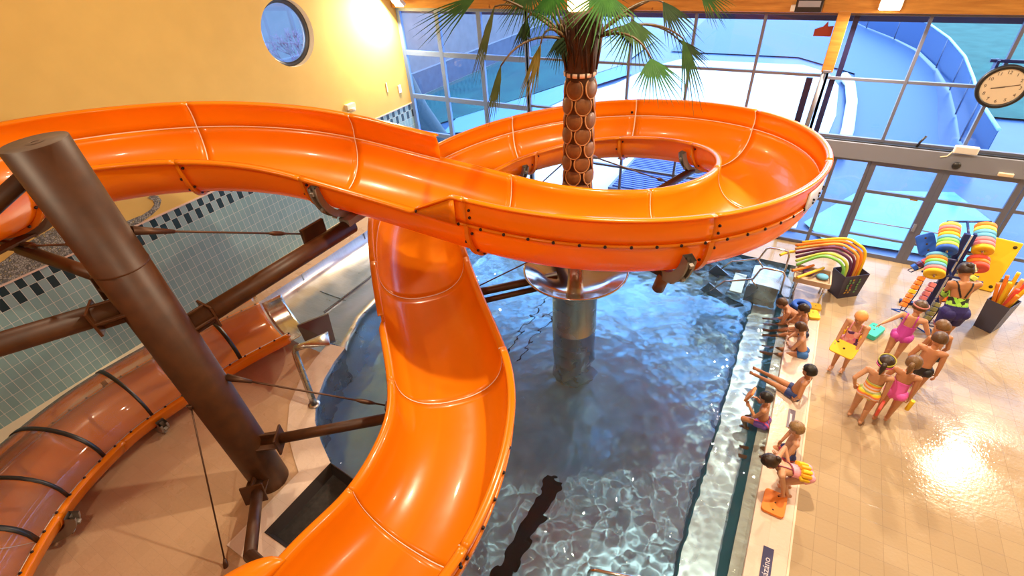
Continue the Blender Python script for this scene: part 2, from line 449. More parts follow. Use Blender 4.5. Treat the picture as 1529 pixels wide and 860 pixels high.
wl = window(2, -10.62, -6.52, [.04, 1.33, 2.47, 3.70, 4.84], 0, 4.86, .13)
wl.data.materials[0] = daylight_blue_frame
window(3, -6.52, .22, [.04, 1.2, 2.55, 3.75, 4.84], 0, 4.86)
window(4, .22, 8.1, [2.60, 3.72, 4.84], 2.58, 4.86)
window(5, .22, 1.47, [.04, .30, 1.18, 2.17], 0, 2.2, .07, [.22, .85, 1.47])
window(6, 3.98, 8.1, [.04, .55, 1.53, 2.17], 0, 2.2, .07, [3.98, 5.3, 6.7, 8.1])
mb = MB(); mb.box((4.2, WY - .06, 2.39), (8.0, .24, .34)); mb.box((4.2, WY - .10, 2.57), (8.0, .1, .03), mi=1)
struct(mb.build('trim_10', [mat('grey_header', (.22, .24, .31), .5), 'black'], bevel=.01))
def door(n, x0, x1):
    o = MB()
    for x in (x0 + .05, x1 - .05): o.box((x, WY - .03, 1.1), (.10, .07, 2.2))
    for zz, h in ((.05, .10), (.50, .05), (1.53, .07), (2.15, .1)): o.box(((x0 + x1) / 2, WY - .03, zz), (x1 - x0, .06, h))
    d = struct(o.build('door_%d' % n, 'alu', bevel=.004))
    p = MB(); p.add([(x0 + .1, WY - .03, .1), (x1 - .1, WY - .03, .1), (x1 - .1, WY - .03, 2.1), (x0 + .1, WY - .03, 2.1)], [(0, 1, 2, 3)], 0, False); p.build('pane', 'glass', d)
    p = MB(); p.tube([(x0 + .1, WY - .09, .86), (x1 - .08, WY - .09, .86)], .013, 8); p.box((x1 - .06, WY - .09, .9), (.05, .07, .16)); p.build('push_bar', 'alu_light', d)
    return d
door(1, 1.49, 2.71); door(2, 2.71, 3.93)
# remaining shell
mb = MB(); mb.add([(EX, SY, 0), (EX, WY, 0), (EX, WY, CZ), (EX, SY, CZ)], [(0, 1, 2, 3)], 0, False); struct(mb.build('wall_right', 'yellow_wall'))
mb = MB(); mb.add([(WX, SY, 0), (EX, SY, 0), (EX, SY, CZ), (WX, SY, CZ)], [(0, 1, 2, 3)], 0, False); struct(mb.build('wall_front', mat('front_wall', (.42, .30, .18), .7)))
mb = MB(); mb.add([(WX, SY, CZ), (EX, SY, CZ), (EX, WY, CZ), (WX, WY, CZ)], [(0, 1, 2, 3)], 0, False); struct(mb.build('ceiling', mat('pine_ceiling', (.42, .26, .12), .6)))
# ------------------------------------------------------------------ pool water
def water_mesh(name, x0, x1, y0, y1, z, step, amp, inside, seed, parent=None):
    rs = np.random.RandomState(seed)
    xs = np.arange(x0, x1 + 1e-6, step); ys = np.arange(y0, y1 + 1e-6, step)
    X, Y = np.meshgrid(xs, ys, indexing='ij'); H = np.zeros_like(X)
    for k in range(46):
        lam = .10 * (6.0 ** rs.rand()); th = rs.rand() * 2 * PI
        a = amp * lam ** 1.05 * (.6 + .8 * rs.rand()); ph = rs.rand() * 6.28
        wx = .25 * np.sin(Y * (1.3 + rs.rand()) + rs.rand() * 6); wy = .25 * np.sin(X * (1.2 + rs.rand()) + rs.rand() * 6)
        H += a * np.sin(2 * PI / lam * ((X + wx) * math.cos(th) + (Y + wy) * math.sin(th)) + ph)
    nx, ny = X.shape
    keep = inside(X, Y)
    vs = np.stack([X, Y, H * 1.0], -1).reshape(-1, 3)
    fs = []
    for i in range(nx - 1):
        for j in range(ny - 1):
            if keep[i, j] and keep[i + 1, j] and keep[i, j + 1] and keep[i + 1, j + 1]:
                fs.append((i * ny + j, (i + 1) * ny + j, (i + 1) * ny + j + 1, i * ny + j + 1))
    me = bpy.data.meshes.new(name); me.from_pydata(vs.tolist(), [], fs)
    me.polygons.foreach_set('use_smooth', [True] * len(fs))
    bm = bmesh.new(); bm.from_mesh(me); bmesh.ops.delete(bm, geom=[v for v in bm.verts if not v.link_faces], context='VERTS'); bm.to_mesh(me); bm.free()
    o = bpy.data.objects.new(name, me); COL.objects.link(o); o.location.z = z
    return o
wp = np.array([(.79, -3.0), (.79, 10.9), (-7.22, 10.9), (-7.22, 6), (-7.2, 5.3), (-7.0, 4.6), (-6.67, 4.31), (-6.58, 3.94), (-6.42, 3.54), (-6.13, 3.07), (-5.81, 2.75), (-5.4, 2.51), (-4.98, 2.3), (-4.36, 2.25), (-4.35, -3.0)])
def in_pool(X, Y):
    r = np.zeros(X.shape, bool); n = len(wp); j = n - 1
    for i in range(n):
        xi, yi = wp[i]; xj, yj = wp[j]
        c = ((yi > Y) != (yj > Y)) & (X < (xj - xi) * (Y - yi) / (yj - yi + 1e-12) + xi)
        r ^= c; j = i
    return r
def water_mat():
    m, nt, N, L, b = newmat('rippled_water')
    N.remove(b); out = N['Material Output']
    r = N.new('ShaderNodeBsdfGlass'); r.inputs['IOR'].default_value = 1.33; r.inputs['Roughness'].default_value = 0
    r.inputs['Color'].default_value = (.80, .95, 1, 1)
    L.new(r.outputs[0], out.inputs[0])
    return m
M['water'] = water_mat()
water = water_mesh('pool_water', -7.3, .8, -3.0, 10.9, -.055, .026, .0052, in_pool, 3)
water.data.materials.append(M['water']); struct(water)
# ------------------------------------------------------------------ outside the windows
def ground(name, poly, z, material, kind='structure'):
    o = deck(name, poly, None, z, material); o['kind'] = kind; return o
M['snow'] = noisy('snow', (.80, .88, .95), (.90, .95, 1.0), .8, .8, 0, 0, .1)
M['blue_paving'] = noisy('wet_blue_paving', (.03, .085, .21), (.05, .125, .27), .7, .35)
M['lawn'] = noisy('dull_lawn', (.03, .11, .085), (.045, .15, .115), 1.4, .9, 0, 0, .3)
M['teal_water'] = noisy('teal_pool_water', (.010, .09, .11), (.02, .15, .15), .8, .12)
M['cyan_water'] = noisy('cyan_pool_water', (.12, .36, .43), (.16, .42, .49), 1.5, .15)
M['grey_render'] = noisy('grey_render', (.17, .17, .21), (.21, .21, .25), 2, .8)
M['slate'] = noisy('slate_plinth', (.05, .08, .16), (.07, .11, .20), 3, .4)
ground('terrain', [(-60, 12.06), (40, 12.06), (40, 90), (-60, 90)], -.26, 'blue_paving')
ground('terrain_snow', [(-10.4, 20.3), (-9.9, 22), (-8.6, 25), (-7.9, 29), (-6.9, 31), (-.6, 31.2), (.6, 29.8), (1.1, 27.5), (1.15, 23), (.8, 18), (.6, 13.0), (-8, 12.6), (-9.6, 16)], -.2, 'snow')
ground('snow_path', [(-12.6, 15.6), (-10.6, 17.0), (-9.5, 24), (-8.4, 27), (-9.4, 29), (-11.6, 22), (-13.2, 17.5)], -.15, mat('pale_blue_stone', (.15, .34, .54), .6))
ground('lake', [(-17.2, 12.1), (-12.9, 12.1), (-13.6, 16.8), (-11.9, 21.8), (-9.6, 29), (-9.8, 36), (-17.2, 36)], -.2, 'teal_water')
ground('lake_pool', [(.75, 13.5), (2.0, 16.1), (4.25, 16.9), (4.9, 15.2), (4.4, 13.0), (1.2, 12.8)], -.2, 'cyan_water')
ground('lawn', [(5.5, 24.5), (6.0, 32), (4.9, 37), (1.6, 46), (-6, 55), (-6, 80), (40, 80), (40, 24.5)], -.18, 'lawn', 'structure')
ground('terrain_path', [(1.4, 60), (1.5, 45), (3.4, 39.5), (4.4, 36), (4.9, 31.5), (4.7, 27), (4.3, 22), (4.2, 19), (1.6, 19), (1.7, 30), (-1, 33), (-8, 33), (-9, 60)], -.2, mat('pale_ice_blue_paving', (.045, .12, .25), .5))
mb = MB(); mb.tube([(1.25, 28.6, -.05), (1.5, 27.4, -.05), (1.62, 24.5, -.05), (1.55, 21, -.05), (1.4, 18.5, -.05)], .20, 10)
struct(mb.build('trim_11', 'snow'))
# glass fence curving round the terrace
fp = [(.9, 46.5), (2.2, 42.5), (3.6, 39), (4.55, 36), (5.05, 32), (5.2, 28), (5.05, 24.5), (4.85, 21.4), (4.9, 18.5)]
fen = thing('glass_fence', 'curved glass fence with thin posts edging the lawn outside', 'fence', (5.05, 32, -.2))
for i, (a, b) in enumerate(zip(fp, fp[1:])):
    p = MB(); p.add([(*a, -.15), (*b, -.15), (*b, 1.1), (*a, 1.1)], [(0, 1, 2, 3)], 0, False)
    put(p, 'fence_panel', mat('blue_fence_glass', (.03, .10, .27), .15) if i == 0 else bpy.data.materials['blue_fence_glass'], fen, solid=.02)
    p = MB(); p.tube([(*a, -.2), (*a, 1.15)], .04, 8); put(p, 'fence_post', 'alu', fen)
p = MB(); p.tube([(*a, 1.12) for a in fp], .05, 8); put(p, 'handrail', mat('pale_rail', (.45, .75, .9), .3), fen)
# grey side building
mb = MB(); mb.box((-17.6, 26, 4.5), (.6, 28, 9)); mb.box((-17.28, 26, .35), (.06, 28, 1.1), mi=1); mb.box((-17.26, 26, .93), (.1, 28, .05), mi=2)
tag(mb.build('side_building', ['grey_render', 'slate', 'alu_light']), 'grey rendered side wall of a neighbouring building behind the left windows', 'building', kind='structure')
mb = MB(); mb.tube([(-11.9, 13.2, 2.6), (-11.6, 13.3, 1.6), (-11.1, 13.5, .6), (-10.7, 13.7, -.2)], [.3, .34, .36, .36], 14)
tag(mb.build('dark_curve', mat('dark_teal_tube', (.02, .06, .09), .4)), 'dark curved shape outside the corner window', 'pipe')  # dark curved form outside the corner pane, modelled as a bent tube
# eaves seen just above the panes
mb = MB(); mb.box((-1, 12.55, 4.82), (20, .5, .3)); struct(mb.build('roof_eaves', mat('dark_eaves', (.03, .03, .09), .6)))
# bare shrub beyond the round window
mb = MB()
def branch(p, d, l, r, k):
    q = p + d * l; mb.tube([p, q], [r, r * .7], 5)
    if k:
        for _ in range(3):
            e = (d + V3((rnd.uniform(-.5, .5), rnd.uniform(-.8, .8), rnd.uniform(-.3, .6)))).normalized()
            branch(q, e, l * .64, r * .62, k - 1)
for yy in (7.2, 8.6, 9.8): branch(V3((-13.2, yy, -.2)), V3((0.02, 0, 1)), 1.9, .07, 5)
tag(mb.build('bare_tree', mat('pinkish_bark', (.30, .20, .34), .8)), 'bare pinkish tree behind the round window', 'tree')
ground('terrain_bank', [(-40, -5), (-11.2, -5), (-11.2, 12.06), (-40, 12.06)], -.25, 'snow')
mb = MB(); mb.box((-15.6, 3.0, 2.2), (.2, 16, 5.4)); struct(mb.build('wall_garden', mat('pale_blue_wall', (.30, .42, .62), .8)))

# slatted cover lying outside, seen through the loop
cv = thing('slatted_cover', 'blue slatted cover in a grey frame outside, seen through the slide loop', 'cover', (-3.2, 14.0, -.2))
m = MB(); m.box((-3.25, 14.3, .02), (2.5, 2.6, .12)); m.box((-2.45, 14.3, .09), (.07, 2.5, .05)); put(m, 'frame', 'alu', cv)
for i in range(18):
    m = MB(); m.box((-3.25, 13.15 + i * .135, .10), (2.3, .085, .04)); put(m, 'slat', M.setdefault('slat', mat('blue_slat', (.06, .11, .40), .4)), cv)
# ------------------------------------------------------------------ the water slide
CP = [[-2.6, -2.3, 5.24], [-4.1, -2.0, 5.1], [-5.5, -1.35, 4.97], [-6.75, -.35, 4.8],
 [-7.732, 1.014, 4.616], [-8.238, 1.915, 4.505], [-7.975, 2.905, 4.4], [-7.299, 3.776, 4.267], [-6.348, 4.401, 4.082], [-5.259, 4.715, 3.869], [-4.124, 4.922, 3.666], [-3.014, 5.066, 3.521], [-1.984, 5.393, 3.414], [-1.06, 6.046, 3.328], [-0.399, 7.139, 3.238], [-0.261, 8.564, 3.133], [-0.922, 9.91, 3.011], [-2.353, 10.674, 2.854], [-4.031, 10.582, 2.685], [-5.414, 9.612, 2.509], [-6.17, 8.121, 2.34], [-6.034, 6.513, 2.188], [-5.083, 5.211, 2.049], [-3.956, 4.122, 1.932], [-3.006, 3.192, 1.852], [-2.554, 2.338, 1.809], [-2.42, 1.535, 1.773], [-2.491, 0.921, 1.746], [-2.517, 0.409, 1.723],
 [-2.65, -.5, 1.62], [-3.25, -1.5, 1.45], [-4.35, -2.15, 1.25], [-5.6, -2.1, 1.04], [-6.75, -1.45, .86], [-7.6, -.65, .74], [-8.1, .1, .66], [-8.42, 1.02, .60], [-8.42, 1.9, .58], [-8.32, 2.9, .57], [-8.07, 3.94, .55]]
OFF = 4; CPa = np.array(CP); NCP = len(CP)
_T = np.zeros((NCP, NCP)); _r = np.zeros((NCP, 3)); _T[0, 0] = _T[-1, -1] = 1
for i in range(1, NCP - 1):
    _T[i, i - 1:i + 2] = [1, 4, 1]; _r[i] = 6 * (CPa[i - 1] - 2 * CPa[i] + CPa[i + 1])
_M = np.linalg.solve(_T, _r)
UEND = NCP - 1 - OFF
def cpos(u):
    t = min(max(u + OFF, 0), NCP - 1); i = min(int(t), NCP - 2); f = t - i
    return V3(CPa[i] * (1 - f) + CPa[i + 1] * f + ((1 - f) ** 3 - (1 - f)) * _M[i] / 6 + (f ** 3 - f) * _M[i + 1] / 6)
def lerp(u, tab):
    for (a, va), (b, vb) in zip(tab, tab[1:]):
        if u <= b: return va + (vb - va) * max(0, (u - a)) / (b - a)
    return tab[-1][1]
def width(u): return lerp(u, [(25, 1.448), (31, 1.36)])
def depth(u): return lerp(u, [(-4, .66), (20, .66), (24, .60), (31, .48)])
def frame(u):
    c = cpos(u); t = cpos(u + .02) - cpos(u - .02) if u < UEND - .02 else cpos(u) - cpos(u - .03)
    t.z = 0; t.normalize(); return c, t, V3((t.y, -t.x, 0))
def pt(u, a, v):
    c, t, n = frame(u); return c + n * a + V3((0, 0, v))
def trough_prof(u, out=0., n=26):
    a = width(u) / 2 + out; d = depth(u) + out; P = []
    for i in range(n + 1):
        th = PI * i / n; c, s = math.cos(th), math.sin(th); e = 2 / 2.35
        P.append((-math.copysign(abs(c) ** e, c) * a, -(abs(s) ** e) * d))
    return P
def steps(u0, u1, du=.09):
    k = max(2, int(math.ceil((u1 - u0) / du))); return [u0 + (u1 - u0) * i / k for i in range(k + 1)]
EXT_H = .353
def eh(side, u):
    """height of the bolted-on side wall above the trough rim, 0 where there is none"""
    if side < 0: tabs = ([(-4.1, EXT_H), (5.68, EXT_H)], [(19.75, .16), (20.4, .22), (27, .24), (30.5, .12), (31.5, .10)])
    else: tabs = ([(6.05, .03), (6.55, EXT_H), (17.6, EXT_H), (18.9, .14)],)
    for tb in tabs:
        if tb[0][0] <= u <= tb[-1][0]: return lerp(u, tb)
    return 0.
def ext_prof(h, side, w2):
    k = h / EXT_H
    pr = [(.0, 0.), (.022, .10), (.018, .22), (-.012, .31), (-.028, .335), (-.01, .353), (.045, .358), (.062, .335)]
    return [(side * (w2 + a), v * k) for a, v in pr]
slide = thing('water_slide', 'big glossy orange water slide winding round the palm column and down past the brown post', 'water slide', (-2.9, 8.0, 0))
JOINTS = [-4, -1.9, .25, 2.75, 4.5, 6.68, 8.95, 10.67, 12.25, 13.58, 15.0, 16.6, 18.17, 19.75, 22.0, 24.2, 26.2, 28.2, 30, 31.6, 33.2, UEND]
RANGES = {-1: [(-4, 5.68), (19.75, 31.5)], 1: [(6.05, 18.9)]}
def strip(pts_rows, name, material, parent, solid=0): 
    m = MB(); m.grid(pts_rows); return put(m, name, material, parent, solid=solid)
def bolt(p, d, parent, r=.021, name='bolt'):
    m = MB(); R = frame_to(d); m.lathe([(0, .018), (r * .7, .018), (r, .010), (r, -.006), (0, -.006)], p, 8, R=R)
    return put(m, name, 'bolt', parent)
sections = []
for a, b in zip(JOINTS, JOINTS[1:]):
    m = MB(); rows = []
    for u in steps(a, b):
        P = trough_prof(u); w2 = width(u) / 2
        left = [(-w2 - .088, -.035), (-w2 - .078, -.006), (-w2 - .05, .006)] if not eh(-1, u) else [(-w2 - .03, -.022), (-w2 - .03, -.012), (-w2 - .03, 0)]
        right = [(w2 + .05, .006), (w2 + .078, -.006), (w2 + .088, -.035)] if not eh(1, u) else [(w2 + .03, 0), (w2 + .03, -.012), (w2 + .03, -.022)]
        rows.append([pt(u, *q) for q in left + P + right])
    m.grid(rows); s = put(m, 'flume_section', 'orange', slide, solid=.016); sections.append((a, b, s))
def section_at(u):
    for a, b, s in sections:
        if a <= u <= b: return s
    return sections[-1][2]
# bolted-on side walls, one piece per section
for side, rs in RANGES.items():
    for r0, r1 in rs:
        cuts = [r0] + [j for j in JOINTS if r0 < j < r1] + [r1]
        for a, b in zip(cuts, cuts[1:]):
            if b - a < .12: continue
            us = steps(a, b, .07)
            strip([[pt(u, *q) for q in ext_prof(max(eh(side, u), .02), side, width(u) / 2)] for u in us], 'side_wall', 'orange', section_at((a + b) / 2), .014)
# pale sealed joints: across the trough and along the rim under the side walls
for j in JOINTS[1:-1]:
    if j > 31: continue
    P = trough_prof(j, -.012)
    if eh(-1, j): P = ext_prof(eh(-1, j), -1, width(j) / 2 - .012)[::-1] + P
    if eh(1, j): P = P + ext_prof(eh(1, j), 1, width(j) / 2 - .012)
    strip([[pt(j + dj, *q) for q in P] for dj in (-.006, .006)], 'joint_seal', 'white_seal', section_at(j - .05))
for side, rs in RANGES.items():
    for r0, r1 in rs:
        r0 = max(r0, 6.6) if side > 0 else r0
        cuts = [r0] + [j for j in JOINTS if r0 < j < r1] + [r1]
        for a, b in zip(cuts, cuts[1:]):
            strip([[pt(u, side * (width(u) / 2 - .017), dv) for dv in (-.008, .007)] for u in steps(a, b)], 'rim_seal', 'white_seal', section_at((a + b) / 2))
# rounded gusset where the near side wall begins, and flared entry piece of the covered run
g = MB(); rows = []
for i in range(7):
    u = 6.08 + .5 * i / 6; k = i / 6
    rows.append([pt(u, width(u) / 2 + .075, .0), pt(u, width(u) / 2 + .05, EXT_H * k * .95 + .01)])
g.grid(rows); put(g, 'gusset', 'orange', section_at(6.3), solid=.012)
h = MB(); rows = []
for u in steps(23.5, 27.0):
    k = math.sin(PI * min(1, max(0, (u - 23.5) / 3.5))) ** .6
    w2 = width(u) / 2
    rows.append([pt(u, w2 - .01, 0), pt(u, w2 + .05 * k, .12 * k), pt(u, w2 + .22 * k + .01, .18 * k), pt(u, w2 + .46 * k + .02, .10 * k), pt(u, w2 + .60 * k + .03, -.10 * k), pt(u, w2 + .60 * k + .03, -.3 * k)])
h.grid(rows); put(h, 'flared_lip', 'orange', section_at(25.5), solid=.014)
# collars with bolts at the joints one sees from outside
def collar(u, sides, q0, q1, n):
    """bolted flange round the outside of the trough; q in 0..1 across the profile from its left rim to its right rim"""
    K = 26; P0, P1 = trough_prof(u, .012, K), trough_prof(u, .06, K)
    i0, i1 = int(q0 * K), int(q1 * K); rows = []
    for i in range(i0, i1 + 1):
        rows.append([pt(u - .022, *P0[i]), pt(u - .022, *P1[i]), pt(u + .022, *P1[i]), pt(u + .022, *P0[i])])
    m = MB(); m.grid(rows, closed_v=True, smooth=False); f = put(m, 'joint_flange', 'orange', section_at(u - .05))
    for k in range(n):
        i = i0 + (i1 - i0) * (k + .5) / n; i = int(i)
        a, v = trough_prof(u, .04, K)[i]; c, t, nn = frame(u)
        for sg in ((1,) if k % 2 else (-1,)): bolt(pt(u + sg * .05, *trough_prof(u, .022, K)[i]), (nn * a + V3((0, 0, v))), section_at(u - .05), .019)
for u in (2.75, 4.5, 6.68, 8.95): collar(u, 1, .5, 1., 8)
for u in (.25,): collar(u, 1, .5, 1., 6)
for u in (12.25, 13.58, 15.0): collar(u, -1, 0., .5, 5)
def rim_bolts(side, u0, u1, gap, da, dv, d=None, r=.021):
    u = u0; last = None
    while u < u1:
        p = pt(u, side * (width(u) / 2 + da), dv)
        if last is None or (p - last).length >= gap:
            c, t, n = frame(u); bolt(p, n * side if d is None else d, section_at(u), r); last = p
        u += .01
rim_bolts(1, 6.05, 11.4, .30, .034, -.01)
rim_bolts(-1, 19.9, 24.5, .30, .03, .03, (0, 0, 1))
rim_bolts(1, 16.9, 18.9, .22, .04, .06)
rim_bolts(1, 29.2, UEND, .27, .035, .012, (0, 0, 1), .018)
rim_bolts(-1, 30.2, UEND, .27, .035, .012, (0, 0, 1), .016)
for u, side, vs in ((6.68, 1, (.12, .22)), (8.95, 1, (.1, .2)), (22.05, -1, (.06, .12))):
    for v in vs: bolt(pt(u + .05, side * (width(u) / 2 + .034), v), frame(u)[2] * side, section_at(u), .018)
bolt(pt(13.62, width(13.6) / 2 - .02, .08), -frame(13.6)[2], section_at(13.6), .03)
m = MB(); us = steps(10.05, 10.68, .05)
m.grid([[pt(u, width(u) / 2 + .034 , v) for v in (-.07, .06, .22)] for u in us]); pl = put(m, 'repair_plate', 'white', section_at(10.2), solid=.008)
tag(pl, 'white bolted plate')
for u in (10.2, 10.36, 10.52): bolt(pt(u, width(u) / 2 + .045, .05), frame(u)[2], pl, .016)
for a, b, s in sections:
    if b > 28.5:
        for side in (-1, 1): strip([[pt(u, side * (width(u) / 2 + da), .008) for da in (-.004, .016)] for u in steps(max(a, 28.5), b)], 'rim_seal', 'white_seal', s, .004)
# transparent arched cover with black straps over the lower run
def cover_prof(u, grow=0.):
    a = width(u) / 2 + .02 + grow; P = []
    for i in range(17):
        th = PI * i / 16; P.append((-math.cos(th) * a, .02 + (.56 + grow) * math.sin(th) ** .8))
    return P
def clear_mat():
    m, nt, N, L, b = newmat('clear_acrylic'); N.remove(b); out = N['Material Output']
    t = N.new('ShaderNodeBsdfTransparent'); t.inputs[0].default_value = (.90, .87, .83, 1)
    d = N.new('ShaderNodeBsdfDiffuse'); d.inputs[0].default_value = (.75, .66, .56, 1)
    g = N.new('ShaderNodeBsdfGlossy'); g.inputs['Roughness'].default_value = .06
    m1 = N.new('ShaderNodeMixShader'); m1.inputs[0].default_value = .13; L.new(t.outputs[0], m1.inputs[1]); L.new(d.outputs[0], m1.inputs[2])
    fr = N.new('ShaderNodeFresnel'); fr.inputs[0].default_value = 1.45
    m2 = N.new('ShaderNodeMixShader'); L.new(fr.outputs[0], m2.inputs[0]); L.new(m1.outputs[0], m2.inputs[1]); L.new(g.outputs[0], m2.inputs[2])
    L.new(m2.outputs[0], out.inputs[0]); return m
M['clear'] = clear_mat()
strip([[pt(u, *q) for q in cover_prof(u)] for u in steps(27.6, UEND)], 'clear_cover', 'clear', slide)
for u in (29.6, 30.35, 31.25, 32.4, 34.1):
    strip([[pt(u + dj, *q) for q in cover_prof(u, .008)] for dj in (-.035, .035)], 'strap', 'black', slide, .008)
# ------------------------------------------------------------------ brown steel supports
def saddle(u, q0, q1, parent, w=.12, r0=.035, r1=.13):
    K = 40; P0, P1 = trough_prof(u, r0, K), trough_prof(u, r1, K); c, t, n = frame(u)
    m = MB(); rows = []
    for i in range(int(q0 * K), int(q1 * K) + 1):
        A, B = pt(u, *P0[i]), pt(u, *P1[i]); h = t * w / 2
        rows.append([A - h, B - h, B - h * .5, B - h * .5 + (A - B) * .6, B + h * .5 + (A - B) * .6, B + h * .5, B + h, A + h])
    m.grid(rows, closed_v=True, smooth=False)
    for i in range(int(q0 * K) + 2, int(q1 * K), 5):
        m.box(pt(u, *P1[i]) , (.05, .05, .05), frame_to(pt(u, *P1[i]) - pt(u, *P0[i])))
    put(m, 'saddle', 'grey_saddle', parent)
def arm(a, b, r, parent, name='support_arm', material='brown', n=16):
    m = MB(); m.tube([a, b], r, n); return put(m, name, material, parent)
def bracket(c, d, parent, size=(.30, .30, .34)):
    m = MB(); R = frame_to(d)
    m.box(V3(c), (size[0], .03, size[2]), R); m.box(V3(c), (.03, size[1], size[2]), R); m.box(V3(c) + R @ V3((0, 0, size[2] / 2)), (size[0], size[1], .03), R)
    return put(m, 'bracket', 'brown', parent, bevel=.006)
def rod(a, b, parent, r=.013, lug=.28):
    a, b = V3(a), V3(b); d = (b - a).normalized(); m = MB()
    m.tube([a, b], r, 8); m.tube([a, a + d * lug], [.05, .022], 8)
    q = b - d * lug * 1.6; m.tube([q, q + d * .08, q + d * .2, q + d * .28], [.014, .032, .032, .014], 8)
    return put(m, 'tie_rod', 'cable', parent)
PB = V3((-5.58, 1.68, 0)); PT = V3((-5.66, 1.51, 5.25))
def pax(z): return PB + (PT - PB) * (z / 5.25)
post = thing('support_post', 'thick rusty brown steel post with arms and tie rods standing on the island deck', 'post', PB)
m = MB(); m.tube([PB, PT], .255, 40, cap=False); m.lathe([(0, 0), (.255, 0)], PT, 40, R=frame_to(PT - PB), mi=1); m.lathe([(.03, .004), (.05, .012), (.07, .004)], PT + V3((.02, 0, 0)), 16, R=frame_to(PT - PB), mi=1)
m.lathe([(.256, 0), (.262, .01), (.256, .02)], pax(3.95), 40)
put(m, 'shaft', ['brown', 'brown_end'], post)
arm(pax(5.0) + V3((-.15, -.1, 0)), V3((-6.78, -.12, 3.97)), .075, post); saddle(-.75, .30, .70, post)
e = V3((-7.75, 1.35, 3.72)); arm(pax(3.62) + V3((-.2, 0, 0)), e, .075, post)
bracket(pax(3.62) + V3((-.30, -.03, 0)), e - pax(3.62), post)
m = MB(); m.box(e + V3((0, 0, .10)), (.16, .55, .03), rotmat(.3)); m.box(e + V3((0, 0, .04)), (.5, .05, .12), rotmat(.3)); put(m, 'cradle_plate', 'brown', post)
saddle(.42, .40, .92, post)
rod(pax(4.25) + V3((-.2, -.15, 0)), e + V3((.25, 0, .1)), post)
rod(pax(4.25) + V3((.05, .24, 0)), (-5.72, 3.76, 3.12), post, lug=.42)
bracket(pax(2.95) + V3((.0, .30, 0)), (.05, 1, .03), post)
arm(pax(2.95) + V3((0, .2, 0)), (-5.42, 4.30, 3.06), .12, post)
m = MB(); m.box((-5.72, 3.85, 3.1), (.05, .4, .26)); put(m, 'gusset_plate', 'brown', post)
saddle(4.68, .42, .98, post); m = MB(); m.box((-5.42, 4.35, 3.16), (.2, .34, .10)); put(m, 'cradle_plate', 'grey_saddle', post)
bracket(pax(3.5) + V3((-.12, -.26, -.02)), (-.55, -.83, -.04), post)
arm(pax(3.5) + V3((-.1, -.2, 0)), (-8.75, -3.4, 3.42), .12, post)
cS = pt(19.6, width(19.6) / 2, -.62)
bracket(pax(.92) + V3((.26, .16, 0)), (.8, .6, 0), post)
arm(pax(.92) + V3((.2, .12, 0)), (-3.78, 3.0, 1.05), .075, post)
rod(pax(2.15) + V3((.15, .2, 0)), (-4.02, 2.95, 1.16), post, lug=.3)
m = MB(); m.box((-4.0, 2.95, 1.12), (.14, .14, .16), rotmat(.6)); put(m, 'lug', 'brown', post)
bracket(pax(.32) + V3((.18, -.24, 0)), (.7, -.72, .25), post)
arm(pax(.30) + V3((.15, -.2, 0)), (-4.28, .69, .80), .075, post)
arm((-4.28, .69, .80), (-3.35, .60, 1.15), .075, post)
rod(pax(2.02) + V3((0, -.25, 0)), (-5.05, .55, .02), post, r=.010, lug=.06)
p2 = thing('support_post', 'second brown steel post behind the frame carrying the long beam', 'post', (-8.9, -3.6, 0))
m = MB(); m.tube([(-8.9, -3.6, 0), (-8.9, -3.6, 5.0)], .22, 32); put(m, 'shaft', 'brown', p2)
def low_stand(u, label):
    c, t, n = frame(u); q = pt(u, 0, -depth(u) - .03)
    s = thing('flume_stand', label, 'stand', (q.x, q.y, 0))
    saddle(u, .30, .93, s, .12, .03, .15)
    r = MB(); r.box((q.x, q.y, max(q.z / 2, .02)), (.16, .16, max(q.z, .03)), rotmat(math.atan2(t.y, t.x))); put(r, 'pedestal', 'dark_frame', s)
low_stand(32.45, 'grey curved stand under the covered orange flume near the black strap')
low_stand(30.1, 'grey curved stand under the flume at the bend beside the floor')

# ------------------------------------------------------------------ palm column in the pool
PC = V3((-2.71, 6.43, 0))
M['stub_brown'] = mat('light_brown_paint', (.20, .075, .02), .4)
palm = thing('palm_tree', 'artificial palm tree on a round steel column standing in the pool', 'palm tree', PC + V3((0, 0, PZ)))
m = MB(); m.lathe([(.40, PZ), (.40, .42), (.408, .43), (.408, .45), (.40, .46), (.40, 1.5)], PC, 56); put(m, 'steel_base', 'steel', palm)
m = MB(); m.lathe([(.40, 1.42), (.45, 1.50), (.66, 1.58), (.88, 1.70), (.90, 1.725), (.885, 1.745), (.86, 1.735), (.66, 1.63), (.48, 1.57), (.3, 1.55), (.0, 1.55)], PC, 64); put(m, 'steel_dish', M.setdefault('dish', steel_mat('polished_dish', (.70, .68, .68), .08, .18)), palm)
m = MB(); m.lathe([(.13, 1.5), (.13, 2.75)], PC, 28); put(m, 'steel_pole', 'steel', palm)
m = MB(); m.lathe([(.0, 2.72), (.215, 2.72), (.195, 4.9)], PC, 32)
M['bark'] = noisy('palm_bark', (.10, .034, .009), (.17, .064, .016), 11, .5, 0, .1, .15); M['bark_dark'] = noisy('dark_palm_bark', (.025, .009, .004), (.055, .018, .006), 10, .6, 0, 0, .2); M['bark_edge'] = mat('pale_scale_edge', (.36, .16, .05), .5)
row = 0; zz = 2.86
